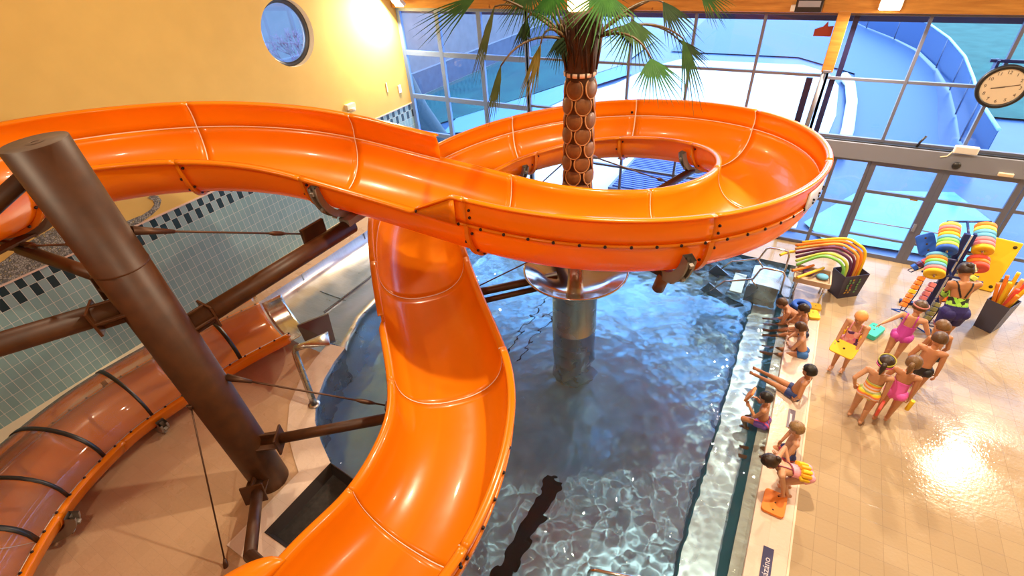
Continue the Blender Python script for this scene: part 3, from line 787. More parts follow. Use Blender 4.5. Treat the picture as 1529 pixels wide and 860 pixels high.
while zz < 4.85:
    rr = .218 - .023 * (zz - 1.2) / 3.7
    for k in range(5):
        a = 2 * PI * (k + (row % 2) * .5) / 5 + .35; d = V3((math.cos(a), math.sin(a), .12)).normalized()
        c = PC + V3((rr * .93 * math.cos(a), rr * .93 * math.sin(a), zz)); R = frame_to(d)
        m.ell(c, (.118, .135, .035), R, 16, 6, 2); m.tube([c + R @ V3((.114 * math.cos(q), .131 * math.sin(q), .010)) for q in [2 * PI * i / 18 for i in range(18)]], .010, 5, 3, closed=True)
    zz += .205; row += 1
put(m, 'trunk', ['bark_dark', 'bark_dark', 'bark', 'bark_edge'], palm)
m = MB(); m.lathe([(.20, 4.86), (.215, 4.95), (.235, 5.2), (.25, 5.45), (.20, 5.6), (.1, 5.62)], PC, 28)
for k in range(60):
    a = rnd.uniform(0, 2 * PI); z0 = rnd.uniform(4.9, 5.2); h = rnd.uniform(.25, .5); r0 = rnd.uniform(.205, .235)
    q = V3((math.cos(a), math.sin(a), 0)); t = V3((-math.sin(a), math.cos(a), 0)) * rnd.uniform(-.04, .04)
    m.tube([PC + q * r0 + V3((0, 0, z0)), PC + q * (r0 + .025) + t + V3((0, 0, z0 + h * .5)), PC + q * (r0 + .05) + t * 2 + V3((0, 0, z0 + h))], [.016, .013, .003], 5)
put(m, 'fibre_sheath', 'bark_dark', palm)
m = MB(); m.lathe([(.212, 4.855), (.220, 4.86), (.222, 4.905), (.214, 4.91)], PC, 42)
m.m = [1 if (i % 42) % 3 == 0 else 0 for i in range(len(m.f))]
put(m, 'pale_collar', [mat('pale_collar', (.75, .55, .42), .6), 'bark_dark'], palm)
m = MB(); m.lathe([(0, 5.55), (.09, 5.56), (.13, 5.62), (.14, 5.95), (.10, 6.0), (0, 6.0)], PC + V3((-.04, -.02, 0)), 24); put(m, 'crown_lamp', mat('lit_crown_lamp', (1, .8, .5), .5, emit=(1, .66, .30), estr=5), palm)
FR = [((-3.8, 5.75, 5.84), (-4.22, 5.1, 5.56), 40, 0), ((-3.7, 5.98, 5.7), (-3.71, 5.43, 5.07), 14, 1), ((-3.33, 6.23, 5.89), (-3.31, 5.84, 5.51), 120, 0), ((-3.36, 6.2, 5.54), (-3.37, 5.97, 5.2), 50, 0), ((-3.03, 5.92, 5.31), (-3.01, 5.41, 4.8), 24, 2), ((-3.39, 5.53, 5.12), (-3.32, 5.11, 4.68), 18, 1), ((-2.88, 6.21, 5.37), (-2.86, 5.97, 5.07), 60, 3), ((-2.37, 6.33, 5.81), (-2.15, 5.8, 5.39), 110, 4), ((-2.99, 6.13, 5.86), (-2.8, 5.72, 5.5), 90, 4), ((-2.1, 6.64, 5.47), (-1.92, 6.3, 5.04), 120, 0), ((-1.91, 7.17, 5.61), (-1.48, 7.13, 5.17), 70, 3), ((-1.77, 6.39, 5.11), (-1.49, 6.09, 4.74), 95, 4), ((-1.57, 7.05, 5.22), (-1.23, 6.76, 4.56), 30, 0), ((-1.57, 7.62, 5.71), (-1.17, 7.77, 5.42), 85, 0), ((-1.65, 7.12, 5.2), (-1.22, 7.28, 4.9), 24, 3), ((-2.88, 7.06, 5.84), (-2.39, 7.2, 5.39), 60, 3), ((-3.17, 6.96, 5.85), (-3.57, 6.65, 5.49), 70, 3)]
LEAF = [noisy('palm_leaf_green', (.010, .030, .006), (.022, .050, .009), 7, .6), noisy('palm_leaf_olive', (.028, .036, .008), (.05, .055, .013), 7, .6), noisy('palm_leaf_yellowing', (.07, .058, .008), (.11, .065, .011), 6, .6), noisy('palm_leaf_dark', (.007, .017, .006), (.015, .028, .009), 7, .6), noisy('palm_leaf_fresh', (.010, .048, .006), (.022, .080, .010), 7, .55)]
for q_ in LEAF: q_.node_tree.nodes['Principled BSDF'].inputs['Specular IOR Level'].default_value = .12
M['petiole'] = noisy('petiole', (.05, .035, .012), (.09, .05, .02), 8, .5)
for hub, tip, spread, k in FR:
    hub, tip = V3(hub), V3(tip); d = tip - hub; Ln = d.length * 1.16; d.normalize()
    outv = (hub - PC); outv.z = 0; outv.normalize()
    nrm = (outv * .35 + V3((.30, -.75, .55))).normalized(); side = d.cross(nrm).normalized(); nrm = side.cross(d).normalized()
    m = MB(); nl = max(5, int(spread / 6.5)) + 3
    for i in range(nl):
        f = (i / (nl - 1) - .5) * 2; a = math.radians(spread / 2) * f
        dd = (d * math.cos(a) + side * math.sin(a)).normalized(); l = Ln * (1 - .22 * f * f) * rnd.uniform(.86, 1.06)
        sd = dd.cross(nrm).normalized(); dr = rnd.uniform(.06, .16) * l; w = .015 + .005 * rnd.random()
        rows = []
        for j in range(7):
            t = j / 6; ww = w * (.30 + 1.9 * t if t < .30 else (1 - t) / .70 * .87 + .02)
            c = hub + dd * l * t + V3((0, 0, -dr * t * t)) + side * rnd.uniform(-.004, .004)
            rows.append([c - sd * ww, c + nrm * ww * .35, c + sd * ww])
        m.grid(rows)
    fr = put(m, 'palm_frond', LEAF[k], palm)
    st = PC + V3((outv.x * .2, outv.y * .2, 5.3)); mid = (st + hub) / 2 + V3((outv.x * .12, outv.y * .12, .30))
    m = MB(); m.tube(bez(st, mid, hub, 10), [.020 - .001 * i for i in range(11)], 7); put(m, 'petiole', 'petiole', fr)
# arms and tie rods that carry the loop
def col_arm(u, q, z0, lo=.26, hi=.26, r1=.13):
    e = pt(u, *trough_prof(u, .10, 40)[int(q * 40)]); a = V3((PC.x, PC.y, z0)); d = e - a; d.z = 0; d.normalize()
    arm(a + d * .10, e, .075, palm); saddle(u, q - lo, q + hi, palm, r1=r1)
    if u > 10: rod(V3((PC.x, PC.y, 3.7)) + d * .18, e + (a - e) * .25 + V3((0, 0, .06)), palm, .012, .3)
col_arm(8.76, .62, 2.55, .24, .34, .17); arm(pt(8.76, *trough_prof(8.76, .10, 40)[24]), (-1.14, 5.68, 2.30), .085, palm, material='stub_brown'); col_arm(12.43, .35, 2.3); col_arm(15.2, .35, 1.95)
arm(PC + V3((-.3, -.1, 1.55)), (-4.80, 5.05, 1.27), .07, palm); arm(PC + V3((-.3, -.2, 1.42)), (-4.62, 4.92, 1.22), .05, palm)
rod(PC + V3((-.2, -.1, 2.2)), (-4.45, 5.35, 1.32), palm, .012, .2)
# ------------------------------------------------------------------ pool-side furniture and toys
YEL = mat('yellow_foam', (.85, .55, .015), .6); ORA = mat('orange_foam', (.85, .24, .02), .6); RED = mat('coral_foam', (.80, .09, .06), .6)
GRN = mat('green_foam', (.22, .60, .12), .6); LIM = mat('lime_foam', (.62, .72, .12), .6); BLU = mat('blue_foam', (.02, .12, .62), .6); SKY = mat('sky_blue_foam', (.12, .42, .68), .6)
PNK = mat('pink_foam', (.75, .22, .25), .6); PUR = mat('purple_foam', (.10, .025, .09), .6); TUR = mat('turquoise_foam', (.04, .58, .46), .6); OLI = mat('olive_foam', (.22, .22, .08), .6); NAVY = mat('navy_blue_paint', (.008, .02, .14), .4)
HOLE = mat('dark_hole', (.05, .03, .01), .8)
def rrect(w, h, r, n=5):
    P = []
    for cx, cy, a0 in ((w / 2 - r, h / 2 - r, 0), (-w / 2 + r, h / 2 - r, 90), (-w / 2 + r, -h / 2 + r, 180), (w / 2 - r, -h / 2 + r, 270)):
        for i in range(n + 1):
            a = math.radians(a0 + 90 * i / n); P.append((cx + r * math.cos(a), cy + r * math.sin(a)))
    return P
def board(name, label, cat, c, R, w, h, t, material, holes=((0, .12), (0, -.12), (0, 0)), hr=.022, group=None):
    m = MB(); m.prism(rrect(w, h, min(w, h) * .18), -t / 2, t / 2)
    for x, y in holes:
        m.lathe([(0, t / 2 + .002), (hr, t / 2 + .002), (hr, t / 2 - .004)], (x, y, 0), 12, 1); m.lathe([(0, -t / 2 - .002), (hr, -t / 2 - .002)], (x, y, 0), 12, 1)
    m.xform(Matrix.Translation(V3(c)) @ R.to_4x4())
    return tag(m.build(name, [material, HOLE], bevel=.006), label, cat, group)
# waterspout on the island edge
sp = thing('water_spout', 'bent steel waterspout with a flat flared nozzle on the island edge', 'water spout', (-6.09, 3.0, 0))
m = MB(); m.tube([(-6.09, 3.0, .0), (-6.16, 3.05, .3), (-6.33, 3.17, .85), (-6.38, 3.21, .97), (-6.36, 3.25, 1.04), (-6.30, 3.30, 1.06)], .055, 16); m.lathe([(.10, .0), (.10, .03), (.055, .035)], (-6.09, 3.0, .015), 20); put(m, 'pipe', 'steel', sp)
m = MB(); d = V3((.62, .78, 0)).normalized(); s_ = V3((.78, -.62, 0)); rows = []
for t, w, h in ((-.05, .055, .055), (.12, .07, .05), (.30, .13, .032), (.50, .19, .020)):
    c = V3((-6.33, 3.27, 1.055)) + d * t + V3((0, 0, .02 * t))
    rows.append([c + s_ * w * math.cos(q) + V3((0, 0, h * math.sin(q))) for q in [2 * PI * i / 16 for i in range(16)]])
m.grid(rows, closed_v=True); put(m, 'nozzle', 'steel', sp, solid=.004)
# rubber-lined recess beside the slide
rc = thing('rubber_recess', 'black rubber-lined recess sunk into the deck beside the slide', 'recess', (-4.65, 1.7, -.45))
m = MB(); Q0 = [(-4.96, 1.08), (-4.36, 1.08), (-4.36, 2.26), (-4.96, 2.30)]; Q1 = [(-4.88, 1.16), (-4.44, 1.16), (-4.44, 2.18), (-4.88, 2.22)]
m.grid([[(*p, .02) for p in Q0], [(*p, .02) for p in [(x * .985 - .07, y * .98 + .034) for x, y in Q0]], [(*p, -.15) for p in Q1]], closed_v=True, smooth=False); put(m, 'frame', 'dark_frame', rc)
m = MB(); m.add([(*p, -.14) for p in Q1], [(0, 1, 2, 3)], 0, False); put(m, 'rubber_floor', 'black_rubber', rc)
# steel side plate at the end of the orange flume
m = MB(); m.add([(-7.46, 4.0, .52), (-7.30, 4.62, .42), (-6.98, 4.36, .0), (-7.35, 3.98, -.02)], [(0, 1, 2, 3)], 0, False); m.add([(-7.46, 4.0, .52), (-7.30, 4.62, .42), (-7.33, 4.64, .42), (-7.49, 4.02, .52)], [(0, 1, 2, 3)], 0, False)
tag(m.build('splash_plate', mat('grey_steel_plate', (.16, .16, .18), .3, .8), solid=.012), 'dark grey steel plate at the lower mouth of the covered flume', 'splash plate')
m = MB()
rows = []
cM, tM, nM = frame(UEND - .03); cM = cpos(UEND)
for i in range(8): rows.append([cM + tM * (.035 + .42 * i / 7) + nM * q[0] * .975 + V3((0, 0, q[1])) for q in trough_prof(UEND, -.004)[:19]])
m.grid(rows); tag(m.build('flume_mouth', 'steel', solid=.006), 'curved steel lining where the covered flume opens into the splash lane', 'steel chute')
# pool handrail at the near edge
m = MB(); m.tube([(-.82, 2.6, -1.2), (-.81, 2.55, .36), (-.79, 2.56, .42), (-.74, 2.57, .45), (-.2, 2.74, .45), (.0, 2.80, .45), (.06, 2.82, .40), (.07, 2.82, -.3)], .02, 10)
tag(m.build('handrail', 'chrome'), 'bent tubular handrail rising from the pool at the bottom edge of the picture', 'handrail')
# entry stairs with handrails
st = thing('pool_stairs', 'stainless entry stairs with bent handrails in the far corner of the pool', 'stairs', (.2, 9.7, -.34))
m = MB(); rows = []
for x, z in ((.48, .28), (.30, .30), (.05, .30), (-.06, .27), (-.10, .18), (-.10, -.34)): rows.append([(x, 9.38, z), (x, 10.12, z)])
m.grid(rows, smooth=False); m.add([(.48, 9.38, .28), (.05, 9.38, .30), (-.10, 9.38, .18), (-.10, 9.38, -.3), (.48, 9.38, -.3)], [(0, 1, 2, 3, 4)], 0, False); m.add([(.48, 9.38, .28), (.48, 10.12, .28), (.72, 10.12, .02), (.72, 9.38, .02)], [(0, 1, 2, 3)], 0, False); put(m, 'platform', 'steel', st, solid=.01)
for x, z in ((-.28, .06), (-.58, -.14), (-.88, -.34)):
    m = MB(); m.box((x, 9.62, z), (.24, .72, .03)); put(m, 'tread', M.setdefault('pale_tread', mat('pale_blue_tread', (.42, .66, .74), .4)), st, bevel=.006)
for yy in (9.25, 10.0):
    m = MB(); m.box((-.52, yy, -.22), (.9, .03, .3), rotmat(0, 0, .58)); put(m, 'stringer', 'steel_dark', st)
for y, dz in ((9.20, 0), (10.02, 0)):
    m = MB(); m.tube([(-.95, y + .05, -.3), (-.52, y + .05, .28), (-.42, y + .04, .32), (-.1, y, .48), (-.02, y, .52), (.06, y, .78), (.12, y, .82), (.38, y + .02, .82), (.46, y + .03, .80), (.50, y + .03, .72), (.52, y + .03, .28)], .02, 10); put(m, 'handrail', 'chrome', st)
    m = MB(); m.tube([(-.05, y, .50), (.10, y, .32)], .018, 8); put(m, 'strut', 'chrome', st)
# low tray table with floats
tb = thing('tray_table', 'low wooden tray on steel legs beside the noodle bin', 'table', (1.0, 9.8, 0))
m = MB(); m.box((1.0, 9.8, .46), (.62, .5, .03)); 
for c, s in (((1.0, 9.55, .50), (.62, .03, .11)), ((1.0, 10.05, .50), (.62, .03, .11)), ((.69, 9.8, .5), (.03, .5, .11)), ((1.31, 9.8, .5), (.03, .5, .11))): m.box(c, s)
put(m, 'tray', mat('beige_board', (.52, .38, .24), .5), tb, bevel=.005)
for x, y in ((.76, 9.6), (1.24, 9.6), (.76, 10.0), (1.24, 10.0)):
    m = MB(); m.tube([(x, y, 0), (x, y, .45)], .018, 8); put(m, 'leg', 'steel', tb)
for i, (x, y, z) in enumerate(((.92, 9.88, .522), (1.17, 9.84, .522))):
    m = MB(); m.ell((x, y, z), (.11, .10, .045)); tag(m.build('foam_ball', [PUR, SKY][i]), ['dark purple foam lump in the wooden tray', 'pale blue foam lump in the wooden tray'][i], 'foam float')
for i in range(3):
    m = MB(); m.lathe([(.10, -.03), (.16, -.03), (.175, 0), (.16, .03), (.10, .03), (.085, 0), (.10, -.03)], (.90 + .02 * i, 9.25 - .02 * i, .05 + .062 * i), 24)
    tag(m.build('swim_ring', [BLU, NAVY, BLU][i]), ['blue ring at the bottom of the small stack beside the tray table', 'navy ring in the middle of the small stack beside the tray table', 'blue ring on top of the small stack beside the tray table'][i], 'ring float', 'ring floats by the tray table')
# bin of bent noodles
nb = thing('noodle_bin', 'dark purple plastic bin with coloured printed marks holding bent noodles', 'bin', (1.62, 10.2, 0))
ex, ey = V3((.79, .61, 0)).normalized(), V3((-.61, .79, 0)).normalized(); o0 = V3((1.57, 9.97, 0))
def bin_shell(o, w0, d0, w1, d1, h):
    def ringq(w, d, z): c = o + ex * (w0 / 2) + ey * (d0 / 2); return [c + ex * (sx * w / 2) + ey * (sy * d / 2) + V3((0, 0, z)) for sx, sy in ((-1, -1), (1, -1), (1, 1), (-1, 1))]
    m = MB(); m.grid([ringq(w0, d0, .0), ringq(w1, d1, h)], closed_v=True, smooth=False); m.grid([ringq(w1 - .02, d1 - .02, h), ringq(w0 - .02, d0 - .02, .02)], closed_v=True, smooth=False); m.grid([ringq(w1, d1, h), ringq(w1 - .02, d1 - .02, h)], closed_v=True, smooth=False)
    m.add(ringq(w0, d0, .02), [(0, 1, 2, 3)], 0, False); return m
M['bin'] = mat('dark_purple_plastic', (.035, .03, .06), .45)
put(bin_shell(o0, .44, .30, .52, .36, .56), 'body', 'bin', nb)
m = MB()
for x, n, cols in ((.10, 6, (0, 0, 0, 0, 1, 1)), (.17, 6, (1, 0, 2, 2, 1, 1)), (.30, 6, (0, 0, 0, 0, 0, 0))):
    for k in range(n):
        zq = .46 - k * .062; p = o0 + ex * (x + .01 * math.sin(k * 2)) + ey * (-.012 - .03 * zq / .56 ) + V3((0, 0, zq)); m.box(p, (.035, .008, .036), Matrix((ex, ey, V3((0, 0, 1)))).transposed() @ Matrix.Rotation(.2 * (k % 3 - 1), 3, 'Y'), cols[k])
put(m, 'printed_marks', [mat('print_green', (.12, .28, .10), .5), mat('print_gold', (.42, .24, .04), .5), mat('print_red', (.30, .03, .03), .5)], nb)
def noodle(pts, r, material, label, grp):
    P = [V3(p) for p in pts]; Q = []
    for i in range(len(P) - 1):
        a, b, c, d = P[max(i - 1, 0)], P[i], P[i + 1], P[min(i + 2, len(P) - 1)]
        for k in range(8):
            t = k / 8; Q.append(.5 * ((2 * b) + (c - a) * t + (2 * a - 5 * b + 4 * c - d) * t * t + (3 * b - a - 3 * c + d) * t ** 3))
    Q.append(P[-1]); m = MB(); m.tube(Q, r, 12)
    return tag(m.build('pool_noodle', material), label, 'pool noodle', grp)
bc = o0 + ex * .22 + ey * .15
DL = V3((-1, -.03, 0)).normalized()
def bent(px, hz, ln, dy, ez, material, label, r=.028):
    a = bc + ex * px; q = V3((0, dy, 0))
    noodle([a + V3((0, 0, .06)), a + V3((0, 0, .45)), a + DL * .03 + V3((0, 0, .66 + hz)), a + DL * .20 + q * .2 + V3((0, 0, .82 + hz)), a + DL * .48 + q * .5 + V3((0, 0, .86 + hz)), a + DL * ln + q + V3((0, 0, ez + hz))], r, material, label, 'noodles bent over from the purple bin')
bent(.18, .27, 1.12, .16, .58, YEL, 'yellow noodle arching highest from the purple bin')
bent(.12, .225, 1.18, .14, .56, ORA, 'orange noodle arching just under the yellow one from the purple bin')
bent(.06, .18, 1.12, .09, .57, mat('apricot_noodle', (.85, .36, .06), .6), 'apricot noodle arching in the middle of the purple bin')
bent(.00, .135, 1.05, .02, .58, mat('plum_foam', (.16, .02, .06), .6), 'plum noodle arching below the apricot one from the purple bin')
bent(-.06, .09, .98, -.05, .59, PUR, 'dark purple noodle arching out of the purple bin')
bent(-.12, .045, .92, -.11, .60, LIM, 'lime noodle arching between the purple and green ones')
bent(-.18, .00, .84, -.18, .62, GRN, 'green noodle with the lowest arch nearest the tray')
noodle([(1.25, 10.75, .80), (.95, 10.62, .80), (.62, 10.42, .74)], .032, GRN, 'green noodle lying behind the arching bundle', 'noodles bent over from the purple bin')
noodle([(.60, 10.34, .68), (.46, 10.26, .66), (.34, 10.16, .62)], .030, YEL, 'short yellow noodle end poking out furthest left', 'noodles bent over from the purple bin')
noodle([(1.16, 10.06, .592), (.95, 9.78, .592), (.72, 9.47, .592)], .028, YEL, 'straight yellow noodle lying across the wooden tray', 'noodles bent over from the purple bin')
noodle([(.98, 10.08, .592), (.82, 9.90, .592), (.62, 9.70, .592)], .028, ORA, 'short orange noodle lying at the left end of the tray', 'noodles bent over from the purple bin')
# rack of floats
rk = thing('float_rack', 'navy blue steel rack hung with foam discs and belts beside the doors', 'rack', (3.05, 10.35, 0))
m = MB(); m.box((3.07, 10.36, .85), (.09, .07, 1.66)); m.box((3.185, 10.40, .85), (.05, .07, 1.66)); put(m, 'post', NAVY, rk, bevel=.008)
m = MB(); m.box((3.135, 10.345, .85), (.022, .02, 1.64)); put(m, 'white_channel', 'white', rk)
m = MB(); m.box((3.08, 10.36, .04), (.9, .08, .06)); m.box((3.08, 10.36, .04), (.08, .9, .06)); put(m, 'foot', NAVY, rk, bevel=.008)
for pq in (((2.62, 10.20, 1.20), (3.09, 10.22, 1.20), (3.09, 10.36, 1.20)), ((3.09, 10.40, 1.27), (3.12, 10.50, 1.27), (3.42, 10.50, 1.27)), ((2.80, 10.68, 1.70), (3.45, 10.92, 1.72)), ((3.10, 10.38, 1.64), (3.10, 10.79, 1.71)), ((2.66, 10.10, .92), (3.55, 10.12, .92)), ((3.1, 10.12, .92), (3.1, 10.36, .92))):
    m = MB(); m.tube(pq, .020, 10); put(m, 'crossbar', NAVY, rk)
AX = V3((0, .88, .47)).normalized()
def disc_stack(F, cols, names, where, L=.56, r=.155):
    F = V3(F); n = len(cols); th = L / n; R = frame_to(AX)
    m = MB(); m.tube([F - AX * .03, F + AX * (L + (.04 if L == .42 else .10))], .018, 8); put(m, 'peg', 'chrome', rk)
    for k, c in enumerate(cols):
        p = F + AX * (th * (k + .5)); m = MB()
        m.lathe([(.035, -th * .46), (r - .012, -th * .48), (r, -th * .36), (r, th * .36), (r - .012, th * .48), (.035, th * .46), (.035, -th * .46)], p, 28, R=R)
        tag(m.build('foam_disc', c), '%s foam disc, %s on the %s' % (names[k], ['frontmost', 'second', 'third', 'fourth', 'fifth', 'sixth', 'seventh', 'eighth'][k], where), 'foam disc', 'foam discs on the rack')
        if k == 0:
            for a in (3.7, 5.6): m = None
disc_stack((2.85, 10.10, 1.40), [BLU, LIM, GRN, SKY, YEL, ORA, PNK, LIM], ['blue', 'lime', 'green', 'sky blue', 'yellow', 'orange', 'pink', 'pale lime'], 'tall upper left peg of the rack')
disc_stack((2.76, 9.75, 1.08), [YEL, PNK, SKY, GRN, ORA, SKY], ['yellow', 'pink', 'sky blue', 'green', 'orange', 'pale blue'], 'lower left peg of the rack', .42)
disc_stack((3.38, 10.33, 1.40), [YEL, PNK, PNK, SKY, SKY, LIM, ORA], ['yellow', 'pink', 'salmon', 'sky blue', 'pale blue', 'lime', 'orange'], 'upper right peg of the rack')
disc_stack((3.40, 10.20, 1.12), [RED, ORA, RED], ['coral', 'orange', 'red'], 'lower right peg behind the woman', .22, .16)
board('kickboard', 'blue kickboard hanging behind the lower left discs on the rack', 'kickboard', (2.66, 10.62, 1.22), frame_to((.2, -.8, .35)) @ Matrix.Rotation(.4, 3, 'Z'), .30, .40, .04, BLU)
board('kickboard', 'pale green kickboard standing on the rack between the disc pegs', 'kickboard', (3.0, 10.62, 1.08), frame_to((.2, -.8, .3)), .22, .4, .03, TUR)
def belt(c, d, n, col, label, size=(.17, .085, .078)):
    """a float belt of foam blocks threaded on a strap"""
    c = V3(c); d = V3(d).normalized(); R = frame_to(d, (1, 0, 0)); L = n * (size[2] + .012)
    t = thing('float_belt', label, 'float belt', c - V3((0, 0, .02)), 'float belts on the rack')
    for k in range(n):
        m = MB(); m.box(c + d * (k - (n - 1) / 2) * (size[2] + .012), size, R); put(m, 'foam_block', col[k % len(col)], t, bevel=.012)
    e0, e1 = c - d * (L / 2), c + d * (L / 2); o = R @ V3((0, .05, 0))
    m = MB(); m.tube([e1, e1 + d * .03 + o * .8, c + o * 1.5, e0 - d * .05 + o * 1.2, e0 - d * .07, e0], .010, 6); put(m, 'strap', NAVY, t)
dn = (.22, .52, .80)
belt((2.58, 9.72, .68), dn, 7, [ORA, ORA, ORA, YEL], 'long orange and yellow float belt hanging outermost at the left of the rack')
belt((2.79, 9.76, .62), dn, 6, [PNK], 'dusty pink float belt beside the orange one on the rack', (.14, .09, .08))
belt((2.96, 9.62, .42), dn, 4, [OLI], 'olive float belt low beside the pink one on the rack')
belt((3.30, 9.96, .92), (.3, .3, .6), 4, [OLI, LIM], 'olive and lime float belt behind the arm of the woman')
belt((3.14, 9.80, .66), (.9, .1, .25), 3, [ORA, RED], 'orange and red float belt across the middle of the rack')
belt((3.24, 9.66, .48), (.9, .0, .25), 3, [RED, PUR], 'red and purple float belt below the middle of the rack')
belt((3.18, 9.55, .26), (.9, .05, .2), 3, [PNK, RED], 'pink and red float belt lowest on the rack')
belt((2.62, 10.24, .98), (.5, .2, .5), 3, [BLU, PUR, RED], 'blue and purple float belt below the lower left discs')
for i, (p, q) in enumerate((((2.48, 9.62, .30), (2.62, 9.95, .04)), ((2.62, 9.48, .28), (2.75, 9.7, .02)), ((2.84, 9.44, .22), (3.0, 9.50, .02)))):
    p, q = V3(p), V3(q); m = MB(); o = V3((.07, -.03, .02)); m.tube([p, p + o, (p + q) / 2 + o * 1.6, q + o, q, (p + q) / 2 - o * 1.4], .014, 6, closed=True)
    tag(m.build('webbing_strap', BLU), ['blue webbing loop hanging at the far left of the rack', 'blue webbing loop under the pink belt', 'blue webbing loop on the floor at the foot of the woman'][i], 'strap')
# yellow mat leaning against the window
mt = thing('foam_mat', 'large yellow foam mat with eyelets leaning against the window', 'mat', (4.05, 11.5, 0))
A, B = V3((3.72, 11.50, .01)), V3((4.24, 11.44, .01)); Cc, D = V3((4.36, 11.78, 1.0)), V3((3.72, 11.80, 1.05)); nn = (B - A).cross(D - A).normalized()
m = MB(); q = [A, B, Cc, D]; m.add(q + [x + nn * -.05 for x in q], [(0, 1, 2, 3), (7, 6, 5, 4), (0, 4, 5, 1), (1, 5, 6, 2), (2, 6, 7, 3), (3, 7, 4, 0)], 0, False); put(m, 'sheet', YEL, mt, bevel=.02)
for u, v in ((.14, .10), (.86, .10), (.86, .9), (.14, .9)):
    p = A * (1 - u) * (1 - v) + B * u * (1 - v) + Cc * u * v + D * (1 - u) * v
    m = MB(); m.lathe([(0, .004), (.03, .004), (.034, 0)], p, 14, R=frame_to(nn if nn.y < 0 else -nn)); put(m, 'eyelet', HOLE, mt)
# box of straight noodles
sb = thing('noodle_box', 'tall dark grey box of straight orange and yellow noodles beside the yellow mat', 'bin', (4.0, 10.15, 0))
ex, ey = V3((.77, -.5, 0)).normalized(), V3((.5, .77, 0)).normalized(); o1 = V3((3.78, 10.12, 0))
put(bin_shell(o1, .27, .34, .34, .40, .62), 'body', mat('slate_plastic', (.06, .06, .10), .4), sb)
cc = o1 + ex * .135 + ey * .17
for k, (dx, dy, h, c, lb) in enumerate(((-.08, .02, 1.05, ORA, 'orange noodle standing at the left of the tall box'), (-.03, -.04, 1.0, YEL, 'yellow noodle standing at the front left of the tall box'), (-.04, .09, 1.12, YEL, 'yellow noodle standing at the back of the tall box'), (.02, .03, 1.08, mat('apricot_foam', (.85, .40, .10), .6), 'apricot noodle in the middle of the tall box'), (.05, .10, 1.14, RED, 'red noodle standing behind the others in the tall box'),
        (.04, -.05, .95, RED, 'red noodle standing at the front of the tall box'), (.08, .00, 1.0, YEL, 'yellow noodle leaning out at the right of the tall box'), (.065, -.07, .86, ORA, 'short orange noodle leaning out at the front right of the tall box'), (-.09, -.06, .92, ORA, 'orange noodle at the front left corner of the tall box'))):
    a = cc + ex * dx * .95 + ey * dy; noodle([a + V3((0, 0, .06)), a + ex * dx * .25 + ey * dy * .1 + V3((0, 0, h * .55)), a + ex * dx * 1.1 + ey * dy * .6 + V3((0, 0, h))], .030, c, lb, 'straight noodles in the tall box')
# loose boards
board('kickboard', 'turquoise kickboard with holes lying on the wet tiles', 'kickboard', (2.17, 9.08, .055), rotmat(-.45), .23, .40, .10, TUR, ((-.05, .1), (0, 0), (-.05, -.12)), .018)
board('kickboard', 'orange kickboard lying on the pale pool coping', 'kickboard', (1.0, 4.67, .045), rotmat(-.05), .28, .36, .045, ORA, ((.03, .12), (.01, 0), (.0, -.12)), .014)
board('float_pad', 'small yellow float lying on the coping behind the farthest seated child', 'float', (1.18, 9.16, .045), rotmat(.3), .20, .26, .05, YEL, ((0, .05),), .012)
board('float_pad', 'yellow float on the coping corner next to the tray table', 'float', (1.20, 9.44, .045), rotmat(.1), .2, .2, .05, YEL, ((0, 0),), .012)
# signs on the coping
def text_on(name, s, size, loc, rz, material, parent, depth=.001):
    cu = bpy.data.curves.new(name, 'FONT'); cu.body = s; cu.size = size; cu.align_x = 'CENTER'; cu.align_y = 'CENTER'; cu.extrude = depth
    o = bpy.data.objects.new(name, cu); COL.objects.link(o); o.location = loc; o.rotation_euler = (0, 0, rz)
    bpy.context.view_layer.update(); me = bpy.data.meshes.new_from_object(o.evaluated_get(bpy.context.evaluated_depsgraph_get())); bpy.data.objects.remove(o)
    q = bpy.data.objects.new(name, me); COL.objects.link(q); q.data.materials.clear(); q.data.materials.append(material); q.matrix_world = Matrix.Translation(V3(loc)) @ Matrix.Rotation(rz, 4, 'Z')
    if parent: q.parent = parent; q.matrix_parent_inverse = parent.matrix_world.inverted()
    return q
SGN = mat('dark_blue_sign', (.025, .025, .10), .4); LET = mat('pale_letters', (.60, .55, .62), .5)
for nm, lb, y0, y1, x, w, txt, sz, ty in (('sign_plate', 'dark blue sign with pale lettering on the near end of the coping', 2.55, 4.03, 1.02, .12, 'Skákání zakázáno', .105, 3.53), ('sign_plate', 'small dark grey sign on the coping between two seated boys', 6.10, 6.50, 1.06, .10, None, 0, 0)):
    s = thing(nm, lb, 'sign', (x, (y0 + y1) / 2, .016))
    m = MB(); m.box((x, (y0 + y1) / 2, .020), (w, y1 - y0, .008)); put(m, 'plate', SGN if txt else mat('grey_plaque', (.16, .13, .17), .5), s, bevel=.002)
    bpy.context.view_layer.update()
    if txt: text_on('lettering', txt, sz, (x, ty, .026), PI / 2, LET, s)
    else:
        m = MB(); m.box((x - .005, 6.27, .0255), (.03, .26, .003)); put(m, 'pale_print', LET, s)
